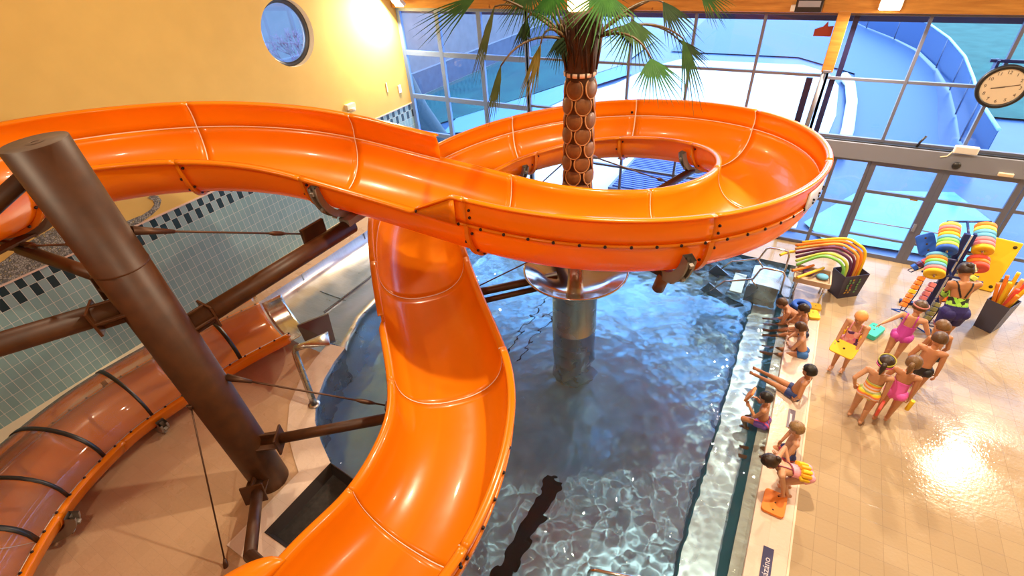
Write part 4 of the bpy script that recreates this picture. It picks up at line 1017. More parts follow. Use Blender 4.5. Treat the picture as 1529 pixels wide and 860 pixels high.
# clock
ck = thing('wall_clock', 'round black-rimmed clock hanging in front of the window bars', 'clock', (2.86, WY - .28, 3.80))
cR = frame_to((0, -1, .0)); cR = Matrix((V3((1, 0, 0)), V3((0, 0, 1)), V3((0, -1, 0)))).transposed(); cc = V3((2.86, WY - .26, 3.80))
m = MB(); m.lathe([(0, -.05), (.34, -.05), (.355, -.03), (.355, .03), (.335, .05), (.295, .045), (.29, .02)], cc, 48, R=cR); put(m, 'rim', 'black', ck)
m = MB(); m.lathe([(0, .022), (.295, .022)], cc, 48, R=cR); put(m, 'face', mat('cream_dial', (.78, .66, .50), .5), ck)
DIG = mat('dial_ink', (.10, .07, .06), .5)
for h in range(1, 13):
    a = PI / 2 - h * PI / 6; p = cc + cR @ V3((.235 * math.cos(a), .235 * math.sin(a), .024))
    q = text_on('numeral', str(h), .075, (0, 0, 0), 0, DIG, None); q.matrix_world = Matrix.Translation(p) @ cR.to_4x4(); q.parent = ck; q.matrix_parent_inverse = ck.matrix_world.inverted()
for nm, ang, l, w in (('hour_hand', -102, .15, .012), ('minute_hand', 76, .22, .008)):
    a = PI / 2 - math.radians(ang); dv = cR @ V3((math.cos(a), math.sin(a), 0)); m = MB(); m.tube([cc + V3((0, -.028, 0)) - dv * .03, cc + V3((0, -.028, 0)) + dv * l], w * .7, 6); put(m, nm, DIG, ck)
m = MB(); m.box(cc + V3((-.05, .12, .38)), (.5, .05, .05)); m.box(cc + V3((-.2, .12, .3)), (.04, .2, .2)); put(m, 'bracket', NAVY, ck)
# fittings on the window wall
fl = thing('floodlight', 'white rectangular lamp fixed to the header above the doors', 'lamp', (2.82, WY - .2, 2.66))
m = MB(); m.box((2.82, WY - .22, 2.66), (.36, .10, .14)); put(m, 'housing', 'white', fl, bevel=.02)
m = MB(); m.tube([(2.66, WY - .2, 2.62), (2.6, WY - .2, 2.5), (2.5, WY - .2, 2.47)], .012, 6); put(m, 'cable', 'cream', fl)
m = MB(); m.lathe([(0, .03), (.06, .02), (.07, 0), (.05, -.02)], (2.80, WY - .2, 2.34), 14, R=frame_to((0, -1, 0))); tag(m.build('motion_sensor', 'black'), 'small black sensor on the header above the door joint', 'sensor')
m = MB(); m.box((3.55, WY - .20, 2.28), (.22, .06, .06)); tag(m.build('door_contact', 'cream', bevel=.008), 'small cream box under the header above the right door', 'sensor')
spk = thing('speaker', 'black loudspeaker box under the beam left of the wood column', 'speaker', (-.40, WY - .3, 4.98))
m = MB(); m.box((-.40, WY - .34, 5.02), (.44, .26, .22)); put(m, 'box', 'black', spk, bevel=.01)
m = MB(); m.box((-.40, WY - .475, 5.05), (.36, .01, .10)); put(m, 'grille', 'alu_light', spk)
m = MB(); m.box((-.66, WY - .3, 4.96), (.08, .12, .1)); put(m, 'bracket', 'white', spk)
m = MB(); m.prism([(-.15, 0), (.15, 0), (.15, .18), (.06, .17), (.04, .26), (-.02, .17), (-.15, .12)], 0, .02); m.xform(Matrix.Translation((-.06, WY - .06, 4.46)) @ Matrix.Rotation(PI / 2, 4, 'X'))
tag(m.build('window_sticker', mat('rust_red', (.25, .03, .015), .5)), 'rust red ragged sticker on the pane beside the wood column', 'sticker')
m = MB(); m.tube([(2.18, WY - .08, 2.80), (2.12, WY - .1, 2.68), (2.1, WY - .1, 2.58)], .022, 8); tag(m.build('casement_lever', 'black'), 'black casement handle on the lowest bar above the doors', 'handle')
m = MB(); m.box((2.45, WY - .02, 1.50), (.13, .02, .09)); tag(m.build('door_label', YEL), 'small yellow sticker on the left door pane', 'sticker')
m = MB(); m.lathe([(.0, 0), (.09, 0), (.10, .04), (.09, .08), (0, .09)], (WX + .10, 9.45, 2.74), 18); m.box((WX + .05, 9.45, 2.86), (.12, .3, .14)); tag(m.build('wall_camera', ['cream'], bevel=.01), 'cream domed fitting on the yellow wall above the far tiles', 'camera')
m = MB(); m.box((WX + .02, 11.52, 2.78), (.03, .12, .22)); tag(m.build('wall_switch', 'white', bevel=.006), 'small white box on the yellow wall by the corner', 'switch')
m = MB(); m.box((WX + .015, 11.0, 2.95), (.02, .05, .26)); tag(m.build('wall_thermometer', 'cream', bevel=.005), 'thin cream strip on the yellow wall left of the white box', 'thermometer')
# ------------------------------------------------------------------ people
def skin_mat(name, col):
    m, nt, N, L, b = newmat(name)
    pos, _ = position(nt)
    L.new(ramp(nt, noise(nt, pos, 9, 3), [(.3, tuple(x * .92 for x in col)), (.7, col)]), b.inputs['Base Color'])
    b.inputs['Roughness'].default_value = .42; b.inputs['Subsurface Weight'].default_value = .08; b.inputs['Subsurface Radius'].default_value = (.03, .012, .006)
    return m
SK1 = skin_mat('light_skin', (.58, .29, .155)); SK2 = skin_mat('tanned_skin', (.46, .20, .085)); SK3 = skin_mat('warm_skin', (.53, .24, .115))
EYE = mat('eye_white', (.8, .78, .74), .2); IRIS = mat('iris', (.05, .03, .02), .2); LIP = mat('lip', (.42, .12, .09), .4)
def hair_mat(name, c):
    return noisy(name, tuple(x * .6 for x in c), c, 60, .45, 0, 0, .3)
H_DK = hair_mat('dark_brown_hair', (.035, .016, .008)); H_BR = hair_mat('brown_hair', (.11, .05, .018)); H_BL = hair_mat('blond_hair', (.32, .19, .075)); H_BK = hair_mat('black_hair', (.012, .009, .008)); H_LB = hair_mat('light_brown_hair', (.20, .10, .035))

def ik(a, b, l1, l2, pole):
    """middle joint of a two-bone limb from a to b bending towards pole"""
    a, b = V3(a), V3(b); d = b - a; D = min(d.length, (l1 + l2) * .999); dn = d.normalized(); b = a + dn * D
    x = (l1 * l1 - l2 * l2 + D * D) / (2 * D); h = math.sqrt(max(l1 * l1 - x * x, 0))
    p = V3(pole) - dn * V3(pole).dot(dn)
    p = p.normalized() if p.length > 1e-4 else V3((0, 0, 1))
    return a + dn * x + p * h, b
def capsule(mb, a, b, ra, rb, sx=1., up=None, n=12):
    a, b = V3(a), V3(b); d = (b - a); L_ = d.length
    if L_ < 1e-5: return
    R = frame_to(d, up or (0, 0, 1)); rows = []
    prof = [(-ra * math.cos(q), ra * math.sin(q)) for q in (.01, .45, .95, 1.35)] + [(L_ * t, ra + (rb - ra) * t) for t in (0.1, .3, .5, .7, .9)] + [(L_ + rb * math.sin(q), rb * math.cos(q)) for q in (.2, .6, 1.1, PI / 2 - .01)]
    for z, r in prof: rows.append([a + R @ V3((r * sx * math.cos(q), r * math.sin(q), z)) for q in [2 * PI * j / n for j in range(n)]])
    o = len(mb.v); mb.grid(rows, closed_v=True); k = len(rows) * n
    mb.f.append(tuple(o + j for j in range(n))[::-1]); mb.m.append(0); mb.sm.append(True)
    mb.f.append(tuple(o + k - n + j for j in range(n))); mb.m.append(0); mb.sm.append(True)

def person(label, h, pelvis, face, torso, hands, feet, look=None, skin=None, hair=('short', None), cloth=(), adult=False, poles=None, group=None, toes=None, curl=.9, palm_dir=None):
    """h standing height; pelvis world point; face horizontal facing; torso unit vector pelvis->neck; hands/feet (right, left) wrist/ankle targets"""
    skin = skin or SK1; poles = poles or {}
    P = V3(pelvis); f = V3((face[0], face[1], 0)).normalized(); r = V3((f.y, -f.x, 0)); up = V3(torso).normalized()
    fr = (f - up * f.dot(up)).normalized()           # forward, square to the spine
    hs = .155 if adult else .180                     # head height as a share of h
    shw = (.118 if adult else .112) * h; hpw = .060 * h
    neck = P + up * (.30 * h)
    S = [neck - up * .022 * h + r * shw * s for s in (1, -1)]
    Hp = [P - up * .012 * h + r * hpw * s for s in (1, -1)]
    ua, fa, th, sh = .168 * h, .140 * h, .240 * h, .225 * h
    mb = MB()
    # trunk: lofted sections
    secs = [(-.075, .052, .052), (-.045, .078, .064), (0, .088, .070), (.06, .083, .064), (.12, .075, .058), (.18, .083, .062), (.24, .094, .062), (.28, .088, .052), (.305, .052, .042)] if adult else \
           [(-.075, .050, .052), (-.045, .074, .064), (0, .080, .068), (.06, .077, .064), (.12, .074, .060), (.18, .080, .060), (.24, .088, .056), (.28, .082, .048), (.305, .046, .038)]
    rows = []
    for t, rx, ry in secs:
        c = P + up * t * h + fr * (.012 * h * math.sin(max(0, t) / .3 * PI))
        rows.append([c + r * rx * h * math.cos(q) + fr * ry * h * math.sin(q) for q in [2 * PI * j / 20 for j in range(20)]])
    o = len(mb.v); mb.grid(rows, closed_v=True); k = len(rows) * 20
    mb.f.append(tuple(o + j for j in range(20))[::-1]); mb.m.append(0); mb.sm.append(True); mb.f.append(tuple(o + k - 20 + j for j in range(20))); mb.m.append(0); mb.sm.append(True)
    # head
    hd = V3(look).normalized() if look is not None else fr
    hu = (up * .75 + V3((0, 0, .5)))
    hu = (hu - hd * hu.dot(hd)).normalized(); hr = hd.cross(hu)
    HH = hs * h; hc = neck + up * .022 * h + hu * (HH * .56) + hd * HH * .08
    RH = Matrix((hr, hd, hu)).transposed()
    capsule(mb, neck - up * .03 * h, hc - hu * HH * .25, .034 * h, .032 * h)
    mb.ell(hc + hu * HH * .06 - hd * HH * .03, (.375 * HH, .43 * HH, .44 * HH), RH, 18, 12)
    mb.ell(hc - hu * HH * .22 + hd * HH * .10, (.29 * HH, .29 * HH, .27 * HH), RH, 14, 10)
    capsule(mb, hc + hd * HH * .36 + hu * HH * .02, hc + hd * HH * .43 - hu * HH * .10, .035 * HH, .055 * HH)
    for s in (1, -1):
        mb.ell(hc + hr * s * .37 * HH - hd * .03 * HH - hu * .04 * HH, (.035 * HH, .07 * HH, .11 * HH), RH, 10, 8)
    bones = []
    # arms and hands
    for i, s in ((0, 1), (1, -1)):
        pole = poles.get('elbow%d' % i, -f * .7 + r * s * .5 - V3((0, 0, .6)))
        E, Wr = ik(S[i], hands[i], ua, fa, pole)
        capsule(mb, neck - up * .045 * h + r * s * .03 * h, S[i], .045 * h, .034 * h)
        capsule(mb, S[i], E, .031 * h, .025 * h); capsule(mb, E, Wr, .0255 * h, .0175 * h)
        bones += [('arm', S[i], E), ('arm', E, Wr)]
        d = (Wr - E).normalized(); pd = V3(palm_dir[i]) if palm_dir else (r * -s + V3((0, 0, -.3)))
        pd = (pd - d * pd.dot(d)).normalized(); sd = d.cross(pd).normalized()
        if sd.dot(fr) < 0 and not palm_dir: sd = -sd
        HL = .098 * h; pw = .020 * h
        a0 = Wr + d * .004 * h; a1 = Wr + d * HL * .48
        for off in (-.6, -.2, .2, .6): capsule(mb, a0 + sd * off * pw * .7, a1 + sd * off * pw * 1.15, .0085 * h, .0080 * h, n=8)
        cu = curl if not isinstance(curl, tuple) else curl[i]
        for q, (off, ln) in enumerate(((.80, .42), (.28, .47), (-.25, .44), (-.75, .34))):
            b0 = a1 + sd * off * pw * 1.25; ang = 0; dirv = d
            for sg in (.45, .32, .23):
                ang += cu * .42; dv = d * math.cos(ang) + pd * math.sin(ang) + sd * off * .10
                b1 = b0 + dv * ln * HL * sg; capsule(mb, b0, b1, .0062 * h, .0056 * h, n=8); b0 = b1
        t0 = a0 + sd * pw * .9 + d * HL * .10; t1 = t0 + (d * .55 + sd * .62 + pd * .35).normalized() * HL * .26; t2 = t1 + (d * .8 + sd * .1 + pd * .5).normalized() * HL * .22
        capsule(mb, t0, t1, .0082 * h, .0072 * h, n=8); capsule(mb, t1, t2, .0070 * h, .0060 * h, n=8)
        bones.append(('arm', Wr, Wr + d * HL))
    # legs and feet
    bk = .80 if adult else .92
    for i, s in ((0, 1), (1, -1)):
        K, A = ik(Hp[i], feet[i], th, sh, poles.get('knee%d' % i, f))
        mb.ell(Hp[i] - fr * .030 * h - up * .012 * h, (.054 * h * bk, .052 * h * bk, .056 * h * bk), Matrix((r, fr, up)).transposed())
        capsule(mb, Hp[i], K, .055 * h, .037 * h); capsule(mb, K, A, .036 * h, .021 * h)
        dk = (A - K).normalized(); back = -(V3(poles.get('knee%d' % i, f)) - dk * V3(poles.get('knee%d' % i, f)).dot(dk))
        back = back.normalized() if back.length > 1e-3 else -f
        capsule(mb, K + dk * sh * .15 + back * .010 * h, K + dk * sh * .5 + back * .008 * h, .030 * h, .026 * h)
        td = V3(toes[i]).normalized() if toes else f
        hl = A - td * .020 * h + dk * .012 * h; tp = A + td * .082 * h + dk * .022 * h
        capsule(mb, hl, A + td * .04 * h + dk * .018 * h, .022 * h, .021 * h); capsule(mb, A + td * .02 * h + dk * .014 * h, tp, .022 * h, .015 * h, 1.35)
        tr = td.cross(dk).normalized()
        for q in range(5): capsule(mb, tp + tr * (q - 2) * .009 * h - td * .01 * h, tp + tr * (q - 2) * .0095 * h + td * (.022 - .002 * abs(q - 1)) * h, .0065 * h, .0058 * h, n=8)
        bones += [('thigh', Hp[i], K), ('shin', K, A)]
    me = bpy.data.meshes.new('tmp'); me.from_pydata(mb.v, [], mb.f); tmp = bpy.data.objects.new('tmp', me); COL.objects.link(tmp)
    q = tmp.modifiers.new('r', 'REMESH'); q.mode = 'VOXEL'; q.voxel_size = .0040 * h; q.use_smooth_shade = True
    q = tmp.modifiers.new('s', 'SMOOTH'); q.factor = .5; q.iterations = 3
    bpy.context.view_layer.update(); dg = bpy.context.evaluated_depsgraph_get()
    body = bpy.data.meshes.new_from_object(tmp.evaluated_get(dg)); bpy.data.objects.remove(tmp); body.name = 'person'
    body.materials.clear(); body.materials.append(skin)
    ob = bpy.data.objects.new('person', body); COL.objects.link(ob); tag(ob, label, 'person', group)
    # vertex -> nearest bone
    nv = len(body.vertices); co_ = np.empty(nv * 3); body.vertices.foreach_get('co', co_); co_ = co_.reshape(-1, 3)
    no_ = np.empty(nv * 3); body.vertices.foreach_get('normal', no_); no_ = no_.reshape(-1, 3)
    segs = [('trunk', P - up * .06 * h, neck, .065 * h), ('head', neck + up * .04 * h, hc + hu * HH * .3, .05 * h)] + [(n_, a, b, {'arm': .024 * h, 'thigh': .045 * h, 'shin': .028 * h}[n_]) for n_, a, b in bones]
    best = np.full(nv, 1e9); lab = np.zeros(nv, int); tt = np.zeros(nv)
    for k, (n_, a, b, rad) in enumerate(segs):
        a = np.array(a); b = np.array(b); ab = b - a; t = np.clip(((co_ - a) @ ab) / (ab @ ab), 0, 1)
        d = np.linalg.norm(co_ - (a + t[:, None] * ab), axis=1) - rad
        m_ = d < best; best[m_] = d[m_]; lab[m_] = k; tt[m_] = t[m_]
    names = np.array([s[0] for s in segs])[lab]
    tz = ((co_ - np.array(P)) @ np.array(up)) / h          # height along the spine
    fz = ((co_ - np.array(P)) @ np.array(fr)) / h; rz = ((co_ - np.array(P)) @ np.array(r)) / h
    ctx = dict(n=names, t=tt, tz=tz, fz=fz, rz=rz)
    polys = [tuple(p.vertices) for p in body.polygons]
    for nm, mt_, pred, grow, lb in cloth:
        sel = pred(ctx); fs = [p for p in polys if all(sel[v] for v in p)]
        if not fs: continue
        used = sorted({v for p in fs for v in p}); mp = {v: i for i, v in enumerate(used)}
        c = MB(); c.add([co_[v] + no_[v] * grow * h for v in used], [tuple(mp[v] for v in p) for p in fs])
        cm = bpy.data.meshes.new(nm); cm.from_pydata(c.v, [], c.f); cm.materials.append(mt_); cm.polygons.foreach_set('use_smooth', [True] * len(c.f))
        at = cm.attributes.new('spine', 'FLOAT', 'POINT'); at.data.foreach_set('value', [float(tz[v]) for v in used])
        at = cm.attributes.new('across', 'FLOAT', 'POINT'); at.data.foreach_set('value', [float(rz[v]) for v in used])
        oc = bpy.data.objects.new(nm, cm); COL.objects.link(oc); oc.parent = ob
        q = oc.modifiers.new('solid', 'SOLIDIFY'); q.thickness = .004 * h; q.offset = 0
        if lb: oc['label'] = lb
    # face
    for s in (1, -1):
        m = MB(); ec = hc + hd * HH * .345 + hr * s * HH * .15 + hu * HH * .03
        m.ell(ec, (.055 * HH, .04 * HH, .035 * HH), RH, 10, 7); m.ell(ec + hd * HH * .030, (.024 * HH, .014 * HH, .024 * HH), RH, 8, 6, 1); m.build('eye', [EYE, IRIS], ob)
    m = MB(); m.ell(hc + hd * HH * .375 - hu * HH * .24, (.10 * HH, .03 * HH, .026 * HH), RH, 10, 6); m.build('mouth', LIP, ob)
    # hair or cap
    kind, hm = hair
    m = MB(); rs = random.Random(int(abs(P.x) * 100 + abs(P.y) * 77)); n, mm = 26, 18; rows = []
    for i in range(mm + 1):
        th_ = PI * i / mm; row = []
        for j in range(n):
            ph = 2 * PI * j / n; p = V3((math.sin(th_) * math.cos(ph), math.sin(th_) * math.sin(ph), math.cos(th_)))
            g = 1 if kind == 'cap' else 1 + rs.uniform(-.015, .05)
            row.append(hc + hu * HH * .06 - hd * HH * .03 + RH @ V3((p.x * .405 * HH * g, p.y * .455 * HH * g, p.z * .475 * HH * g)))
        rows.append(row)
    vs = [p for rw in rows for p in rw]; fs = []
    for i in range(mm):
        for j in range(n):
            th_ = PI * (i + .5) / mm; ph = 2 * PI * (j + .5) / n; y = math.sin(th_) * math.sin(ph); z = math.cos(th_)
            lim = {'cap': .02 - .30 * (y < .2), 'short': .36 if y > .55 else (.10 if y > .0 else -.42), 'long': .38 if y > .5 else (-.1 if y > .05 else -.80), 'pony': .40 if y > .5 else (.0 if y > .05 else -.5), 'bun': .40 if y > .5 else (.0 if y > .05 else -.5)}[kind]
            if z > lim: fs.append((i * n + j, (i + 1) * n + j, (i + 1) * n + (j + 1) % n, i * n + (j + 1) % n))
    used = sorted({v for p in fs for v in p}); mp = {v: i for i, v in enumerate(used)}
    m.add([vs[v] for v in used], [tuple(mp[v] for v in p) for p in fs])
    b0 = hc - hd * HH * .42 + hu * HH * .12
    if kind == 'pony':
        pts = bez(b0, b0 - hd * HH * .35 + hu * HH * .05, b0 - hd * HH * .22 - V3((0, 0, 1)) * HH * .75, 8); m.tube(pts, [HH * x for x in (.09, .12, .13, .13, .125, .12, .10, .07, .03)], 10)
    if kind == 'bun': m.ell(hc - hd * HH * .40 + hu * HH * .28, (.20 * HH, .18 * HH, .19 * HH), RH, 12, 9)
    hob = m.build('swim_cap' if kind == 'cap' else 'hair', hm, ob, solid=.010 if kind != 'cap' else .005)
    return ob, dict(hc=hc, hd=hd, hu=hu, hr=hr, HH=HH, S=S, up=up, fr=fr, r=r, P=P, neck=neck, h=h)

def headband(ob, D, name, material, z=.12, tilt=0., w=.05, extra=1.0):
    m = MB(); c = D['hc'] + D['hu'] * D['HH'] * z - D['hd'] * D['HH'] * .03; rows = []
    for j in range(28):
        a = 2 * PI * j / 28; ca, sa = math.cos(a), math.sin(a)
        p = c + D['hr'] * ca * .44 * D['HH'] * extra + D['hd'] * sa * .49 * D['HH'] * extra + D['hu'] * D['HH'] * tilt * sa
        rows.append([p - D['hu'] * w * D['HH'], p + D['hu'] * w * D['HH']])
    m.grid(rows, closed_u=True); return m.build(name, material, ob, solid=.006)

# clothing rules
def in_trunk(lo, hi): return lambda c: (c['n'] == 'trunk') & (c['tz'] > lo) & (c['tz'] < hi)
def trunks(leg=.30, hi=.045): return lambda c: ((c['n'] == 'trunk') & (c['tz'] < hi)) | ((c['n'] == 'thigh') & (c['t'] < leg) & (c['tz'] < hi))
def briefs(hi=.04): return lambda c: ((c['n'] == 'trunk') & (c['tz'] < hi)) | ((c['n'] == 'thigh') & (c['t'] < .12) & (c['tz'] < hi) & (c['tz'] > -.09))
def onepiece(top=.185, ftop=None):
    def g(c):
        ft = top if ftop is None else ftop
        hi = np.where(c['fz'] > .02, ft, top)
        return ((c['n'] == 'trunk') & (c['tz'] < hi)) | ((c['n'] == 'thigh') & (c['t'] < .14) & (c['tz'] > -.085)) | ((c['n'] == 'arm') & (c['tz'] < hi) & (np.abs(c['rz']) < .088) & (c['tz'] > .1))
    return g
def straps(c):  return (c['tz'] > .15) & (c['tz'] < .33) & (np.abs(np.abs(c['rz']) - .052) < .0085) & (np.isin(c['n'], ['trunk', 'arm', 'head'])) & (np.abs(c['rz']) < .07)
def racer(c): return (c['tz'] > .15) & (c['tz'] < .30) & (np.isin(c['n'], ['trunk', 'arm'])) & (np.abs(np.abs(c['rz']) - .015 - (c['tz'] - .15) * .35) < .009)
def stripes(name, cols, period, attr='spine'):
    m, nt, N, L, b = newmat(name); a = N.new('ShaderNodeAttribute'); a.attribute_name = attr
    fz = math_node(nt, 'FRACT', math_node(nt, 'DIVIDE', math_node(nt, 'ADD', a.outputs['Fac'], 10.), period))
    r_ = N.new('ShaderNodeValToRGB'); L.new(fz, r_.inputs[0]); r_.color_ramp.interpolation = 'CONSTANT'; e = r_.color_ramp.elements
    while len(e) < len(cols): e.new(.5)
    for i, c in enumerate(cols): e[i].position = i / len(cols); e[i].color = (*c, 1)
    L.new(r_.outputs[0], b.inputs['Base Color']); b.inputs['Roughness'].default_value = .6; return m
def blotchy(name, cols, scale):
    m, nt, N, L, b = newmat(name); pos, _ = position(nt); v = N.new('ShaderNodeTexVoronoi'); v.inputs['Scale'].default_value = scale; L.new(pos, v.inputs['Vector'])
    s = N.new('ShaderNodeSeparateColor'); L.new(v.outputs['Color'], s.inputs[0]); r_ = N.new('ShaderNodeValToRGB'); L.new(s.outputs[0], r_.inputs[0]); r_.color_ramp.interpolation = 'CONSTANT'; e = r_.color_ramp.elements
    while len(e) < len(cols): e.new(.5)
    for i, c in enumerate(cols): e[i].position = i / len(cols); e[i].color = (*c, 1)
    L.new(r_.outputs[0], b.inputs['Base Color']); b.inputs['Roughness'].default_value = .6; return m
MAG = mat('magenta_lycra', (.55, .06, .42), .5); HPK = mat('hot_pink_lycra', (.80, .12, .50), .5); BLKC = mat('black_lycra', (.012, .012, .016), .5); NVC = mat('navy_lycra', (.012, .02, .07), .5); BLC = mat('blue_trunks', (.03, .14, .42), .6)
PPK = mat('pale_pink_lycra', (.80, .34, .42), .5); DKR = mat('dark_red_trim', (.22, .02, .05), .5); SHB = mat('dark_blue_shorts', (.018, .012, .13), .7)
Z = V3((0, 0, 1))
def standing(x, y, face, h, stance=.05, step=(0, 0)):
    f = V3((face[0], face[1], 0)).normalized(); r = V3((f.y, -f.x, 0)); c = V3((x, y, 0))
    return c, f, r, [c + r * stance * h * s + f * st + Z * .042 * h for s, st in ((1, step[0]), (-1, step[1]))]

# 1 girl with the orange cap
c, f, r, ft = standing(1.64, 7.80, (-.35, -1), 1.26, .06, (.05, -.03))
pv = c + Z * .535 * 1.26 + f * .0
ob, D = person('girl in an orange swim cap and patterned suit holding a yellow kickboard on the deck', 1.26, pv, f, (0, .02, 1), [pv + f * .20 + r * .15 - Z * .02, pv + f * .20 - r * .15 - Z * .02], ft, f + Z * -.25, SK1, ('cap', mat('orange_swim_cap', (.80, .34, .10), .5)),
    [('swimsuit', blotchy('patterned_lycra', [(.75, .20, .34), (.10, .03, .14), (.80, .30, .30), (.70, .16, .38), (.82, .42, .42)], 16), onepiece(.17, .20), .006, None), ('shoulder_strap', PPK, straps, .004, None)], palm_dir=[-r + f * .3, r + f * .3])
board('kickboard', 'yellow kickboard held in front of the girl in the orange cap', 'kickboard', pv + f * .25 + Z * -.02, Matrix((r, (Z * .45 - f * .9).normalized(), (Z * .9 + f * .45).normalized())).transposed(), .36, .26, .035, YEL, ((.0, .0), (.12, .07)), .020)
m = MB()
for q in (-1, 1):
    for k in range(3): m.box(pv + Z * (.17) + r * q * (.125) + f * (.07 - .05 * k), (.05, .045, .10), rotmat(math.atan2(f.y, f.x)))
m.build('foam_armband', YEL, ob, bevel=.01)
# 2 girl in magenta
c, f, r, ft = standing(2.37, 8.30, (.25, 1), 1.32, .05, (.06, -.02))
pv = c + Z * .535 * 1.30
ob, D = person('girl in a plain magenta swimsuit stretching one arm out, seen from behind', 1.32, pv, f, (.05, .0, 1), [pv + r * .26 + Z * .14 + f * .18, V3((1.90, 7.95, .98))], ft, f + Z * -.3, SK1, ('short', H_BR),
    [('swimsuit', MAG, onepiece(.16, .20), .006, None), ('shoulder_strap', MAG, straps, .004, None)], curl=.4)
headband(ob, D, 'headband', mat('coral_headband', (.65, .22, .20), .5), .20, .10, .05)
# 3 girl in stripes
c, f, r, ft = standing(1.90, 6.70, (.30, 1), 1.28, .065, (.0, .06))
pv = c + Z * .535 * 1.28
STR = stripes('rainbow_stripes', [(.82, .62, .60), (.82, .22, .08), (.88, .58, .02), (.42, .52, .16), (.88, .82, .70), (.88, .36, .06)], .12)
ob, D = person('girl in a horizontally striped pastel swimsuit holding a coral kickboard, seen from behind', 1.28, pv, f, (.02, .04, 1), [pv + r * .17 - Z * .10 + f * .02, pv - r * .20 + Z * .04 - f * .04], ft, f + Z * -.2, SK1, ('pony', H_DK),
    [('swimsuit', STR, onepiece(.155, .20), .006, None)])
headband(ob, D, 'goggle_strap', mat('pink_goggle_strap', (.75, .10, .35), .4), -.05, .05, .04); headband(ob, D, 'headband', mat('olive_yellow_band', (.48, .44, .06), .5), .24, .18, .06)
board('kickboard', 'coral red kickboard hanging from the hand of the girl in stripes', 'kickboard', pv + r * .205 - Z * .235 + f * .02, Matrix((f, Z, r)).transposed() @ Matrix.Rotation(.3, 3, 'Z'), .18, .24, .035, RED, ((.0, .06),), .015)
# 4 girl in pink
c, f, r, ft = standing(2.24, 6.88, (.35, 1), 1.27, .05, (.05, -.05))
pv = c + Z * .535 * 1.27
ob, D = person('girl in a hot pink swimsuit with a light brown ponytail, seen from behind', 1.27, pv, f, (.02, .05, 1), [pv + r * .17 - Z * .06 + f * .03, pv - r * .16 + Z * .06 + f * .10], ft, f + Z * -.2, SK3, ('pony', H_LB),
    [('swimsuit', HPK, onepiece(.165, .20), .006, None)])
m = MB(); q = pv + r * .22 - Z * .16 + f * .03; m.tube([q - Z * .10 - r * .01, q + Z * .10], .030, 14); m.lathe([(0, 0), (.030, 0)], q + Z * .1, 14)
tag(m.build('float_roll', YEL, bevel=.004), 'short yellow foam roll held by the girl in hot pink', 'float')
# 5 boy in black briefs
c, f, r, ft = standing(2.58, 7.55, (.25, 1), 1.30, .055, (.02, -.04))
pv = c + Z * .535 * 1.30
ob, D = person('brown-haired boy in black briefs standing behind the girl in hot pink', 1.30, pv, f, (.02, .05, 1), [pv + r * .19 - Z * .08 + f * .0, pv - r * .17 + Z * .02 + f * .12], ft, f + Z * -.3, SK3, ('short', H_BR), [('briefs', BLKC, briefs(.05), .006, None)])
# 6 fair child beside him
c, f, r, ft = standing(2.74, 7.98, (-.5, 1), 1.24, .05, (.03, -.03))
pv = c + Z * .535 * 1.24
ob, D = person('fair-haired child in black trunks half hidden behind the brown-haired boy', 1.24, pv, f, (-.03, .05, 1), [pv + r * .17 - Z * .02 + f * .06, pv - r * .14 - Z * .05 + f * .14], ft, f + Z * -.4, SK3, ('short', H_LB), [('briefs', BLKC, trunks(.2, .06), .006, None)])
# 7 instructor
c, f, r, ft = standing(3.06, 9.04, (-.40, 1), 1.70, .06, (.06, -.06))
pv = c + Z * .525 * 1.70
ob, D = person('woman in neon green swim top and dark blue shorts bending to the float rack', 1.70, pv, f, (-.06, .34, .94), [V3((3.20, 9.62, .80)), V3((2.93, 9.44, .74))], ft, (f * .8 - Z * .75), SK2, ('bun', H_DK),
    [('swim_top', blotchy('neon_patterned_lycra', [(.30, .72, .06), (.02, .03, .02), (.40, .80, .10)], 18), onepiece(.145, .20), .006, None), ('shorts', SHB, trunks(.62, .06), .012, None), ('shoulder_strap', BLKC, racer, .004, None)], adult=True, curl=.5)
m = MB()
for k in range(4): m.ell(D['hc'] + D['hr'] * D['HH'] * .32 + D['hu'] * D['HH'] * (.34 - .13 * k) - D['hd'] * D['HH'] * (.30 + .03 * k), (.016, .016, .016), None, 8, 6)
m.build('hair_beads', mat('cream_beads', (.85, .75, .5), .4), ob)

def seated(label, h, x, y, face, lean, hands, knees_out, foot_z, skin, hair, cloth, look, legs=None, z=.015, **k):
    f = V3((face[0], face[1], 0)).normalized(); r = V3((f.y, -f.x, 0)); pv = V3((x, y, z + .062 * h))
    a = math.radians(lean); up = Z * math.cos(a) + f * math.sin(a)
    if legs is None:
        kx = .40 * h; ft = [pv + f * (kx + .02) + r * s * (.055 + knees_out) * h - Z * (pv.z - foot_z) for s in (1, -1)]
    else: ft = [V3(q) for q in legs]
    hs_ = [pv + f * q[0] + r * q[1] + Z * q[2] for q in hands]
    return person(label, h, pv, f, up, hs_, ft, look if look is not None else f - Z * .2, skin, hair, cloth, poles={'knee0': Z + f * .3, 'knee1': Z + f * .3, 'elbow0': r - f * .3, 'elbow1': -r - f * .3}, **k)
Wf = (-1, .05)
seated('brown-haired child hunched forward at the far end of the seated row', 1.20, .98, 8.92, (-1, -.25), 62, [(.30, .10, .10), (.34, -.10, .10)], .02, -.16, SK3, ('short', H_BR), [('briefs', NVC, trunks(.3), .006, None)], (-1, -.3, -.6))
seated('dark-haired boy sitting second from the far end of the pool edge', 1.20, 1.04, 8.50, (-1, -.1), 10, [(.22, .16, .06), (.22, -.16, .06)], .01, -.16, SK3, ('short', H_DK), [('briefs', NVC, trunks(.3), .006, None)], (-1, -.2, -.35))
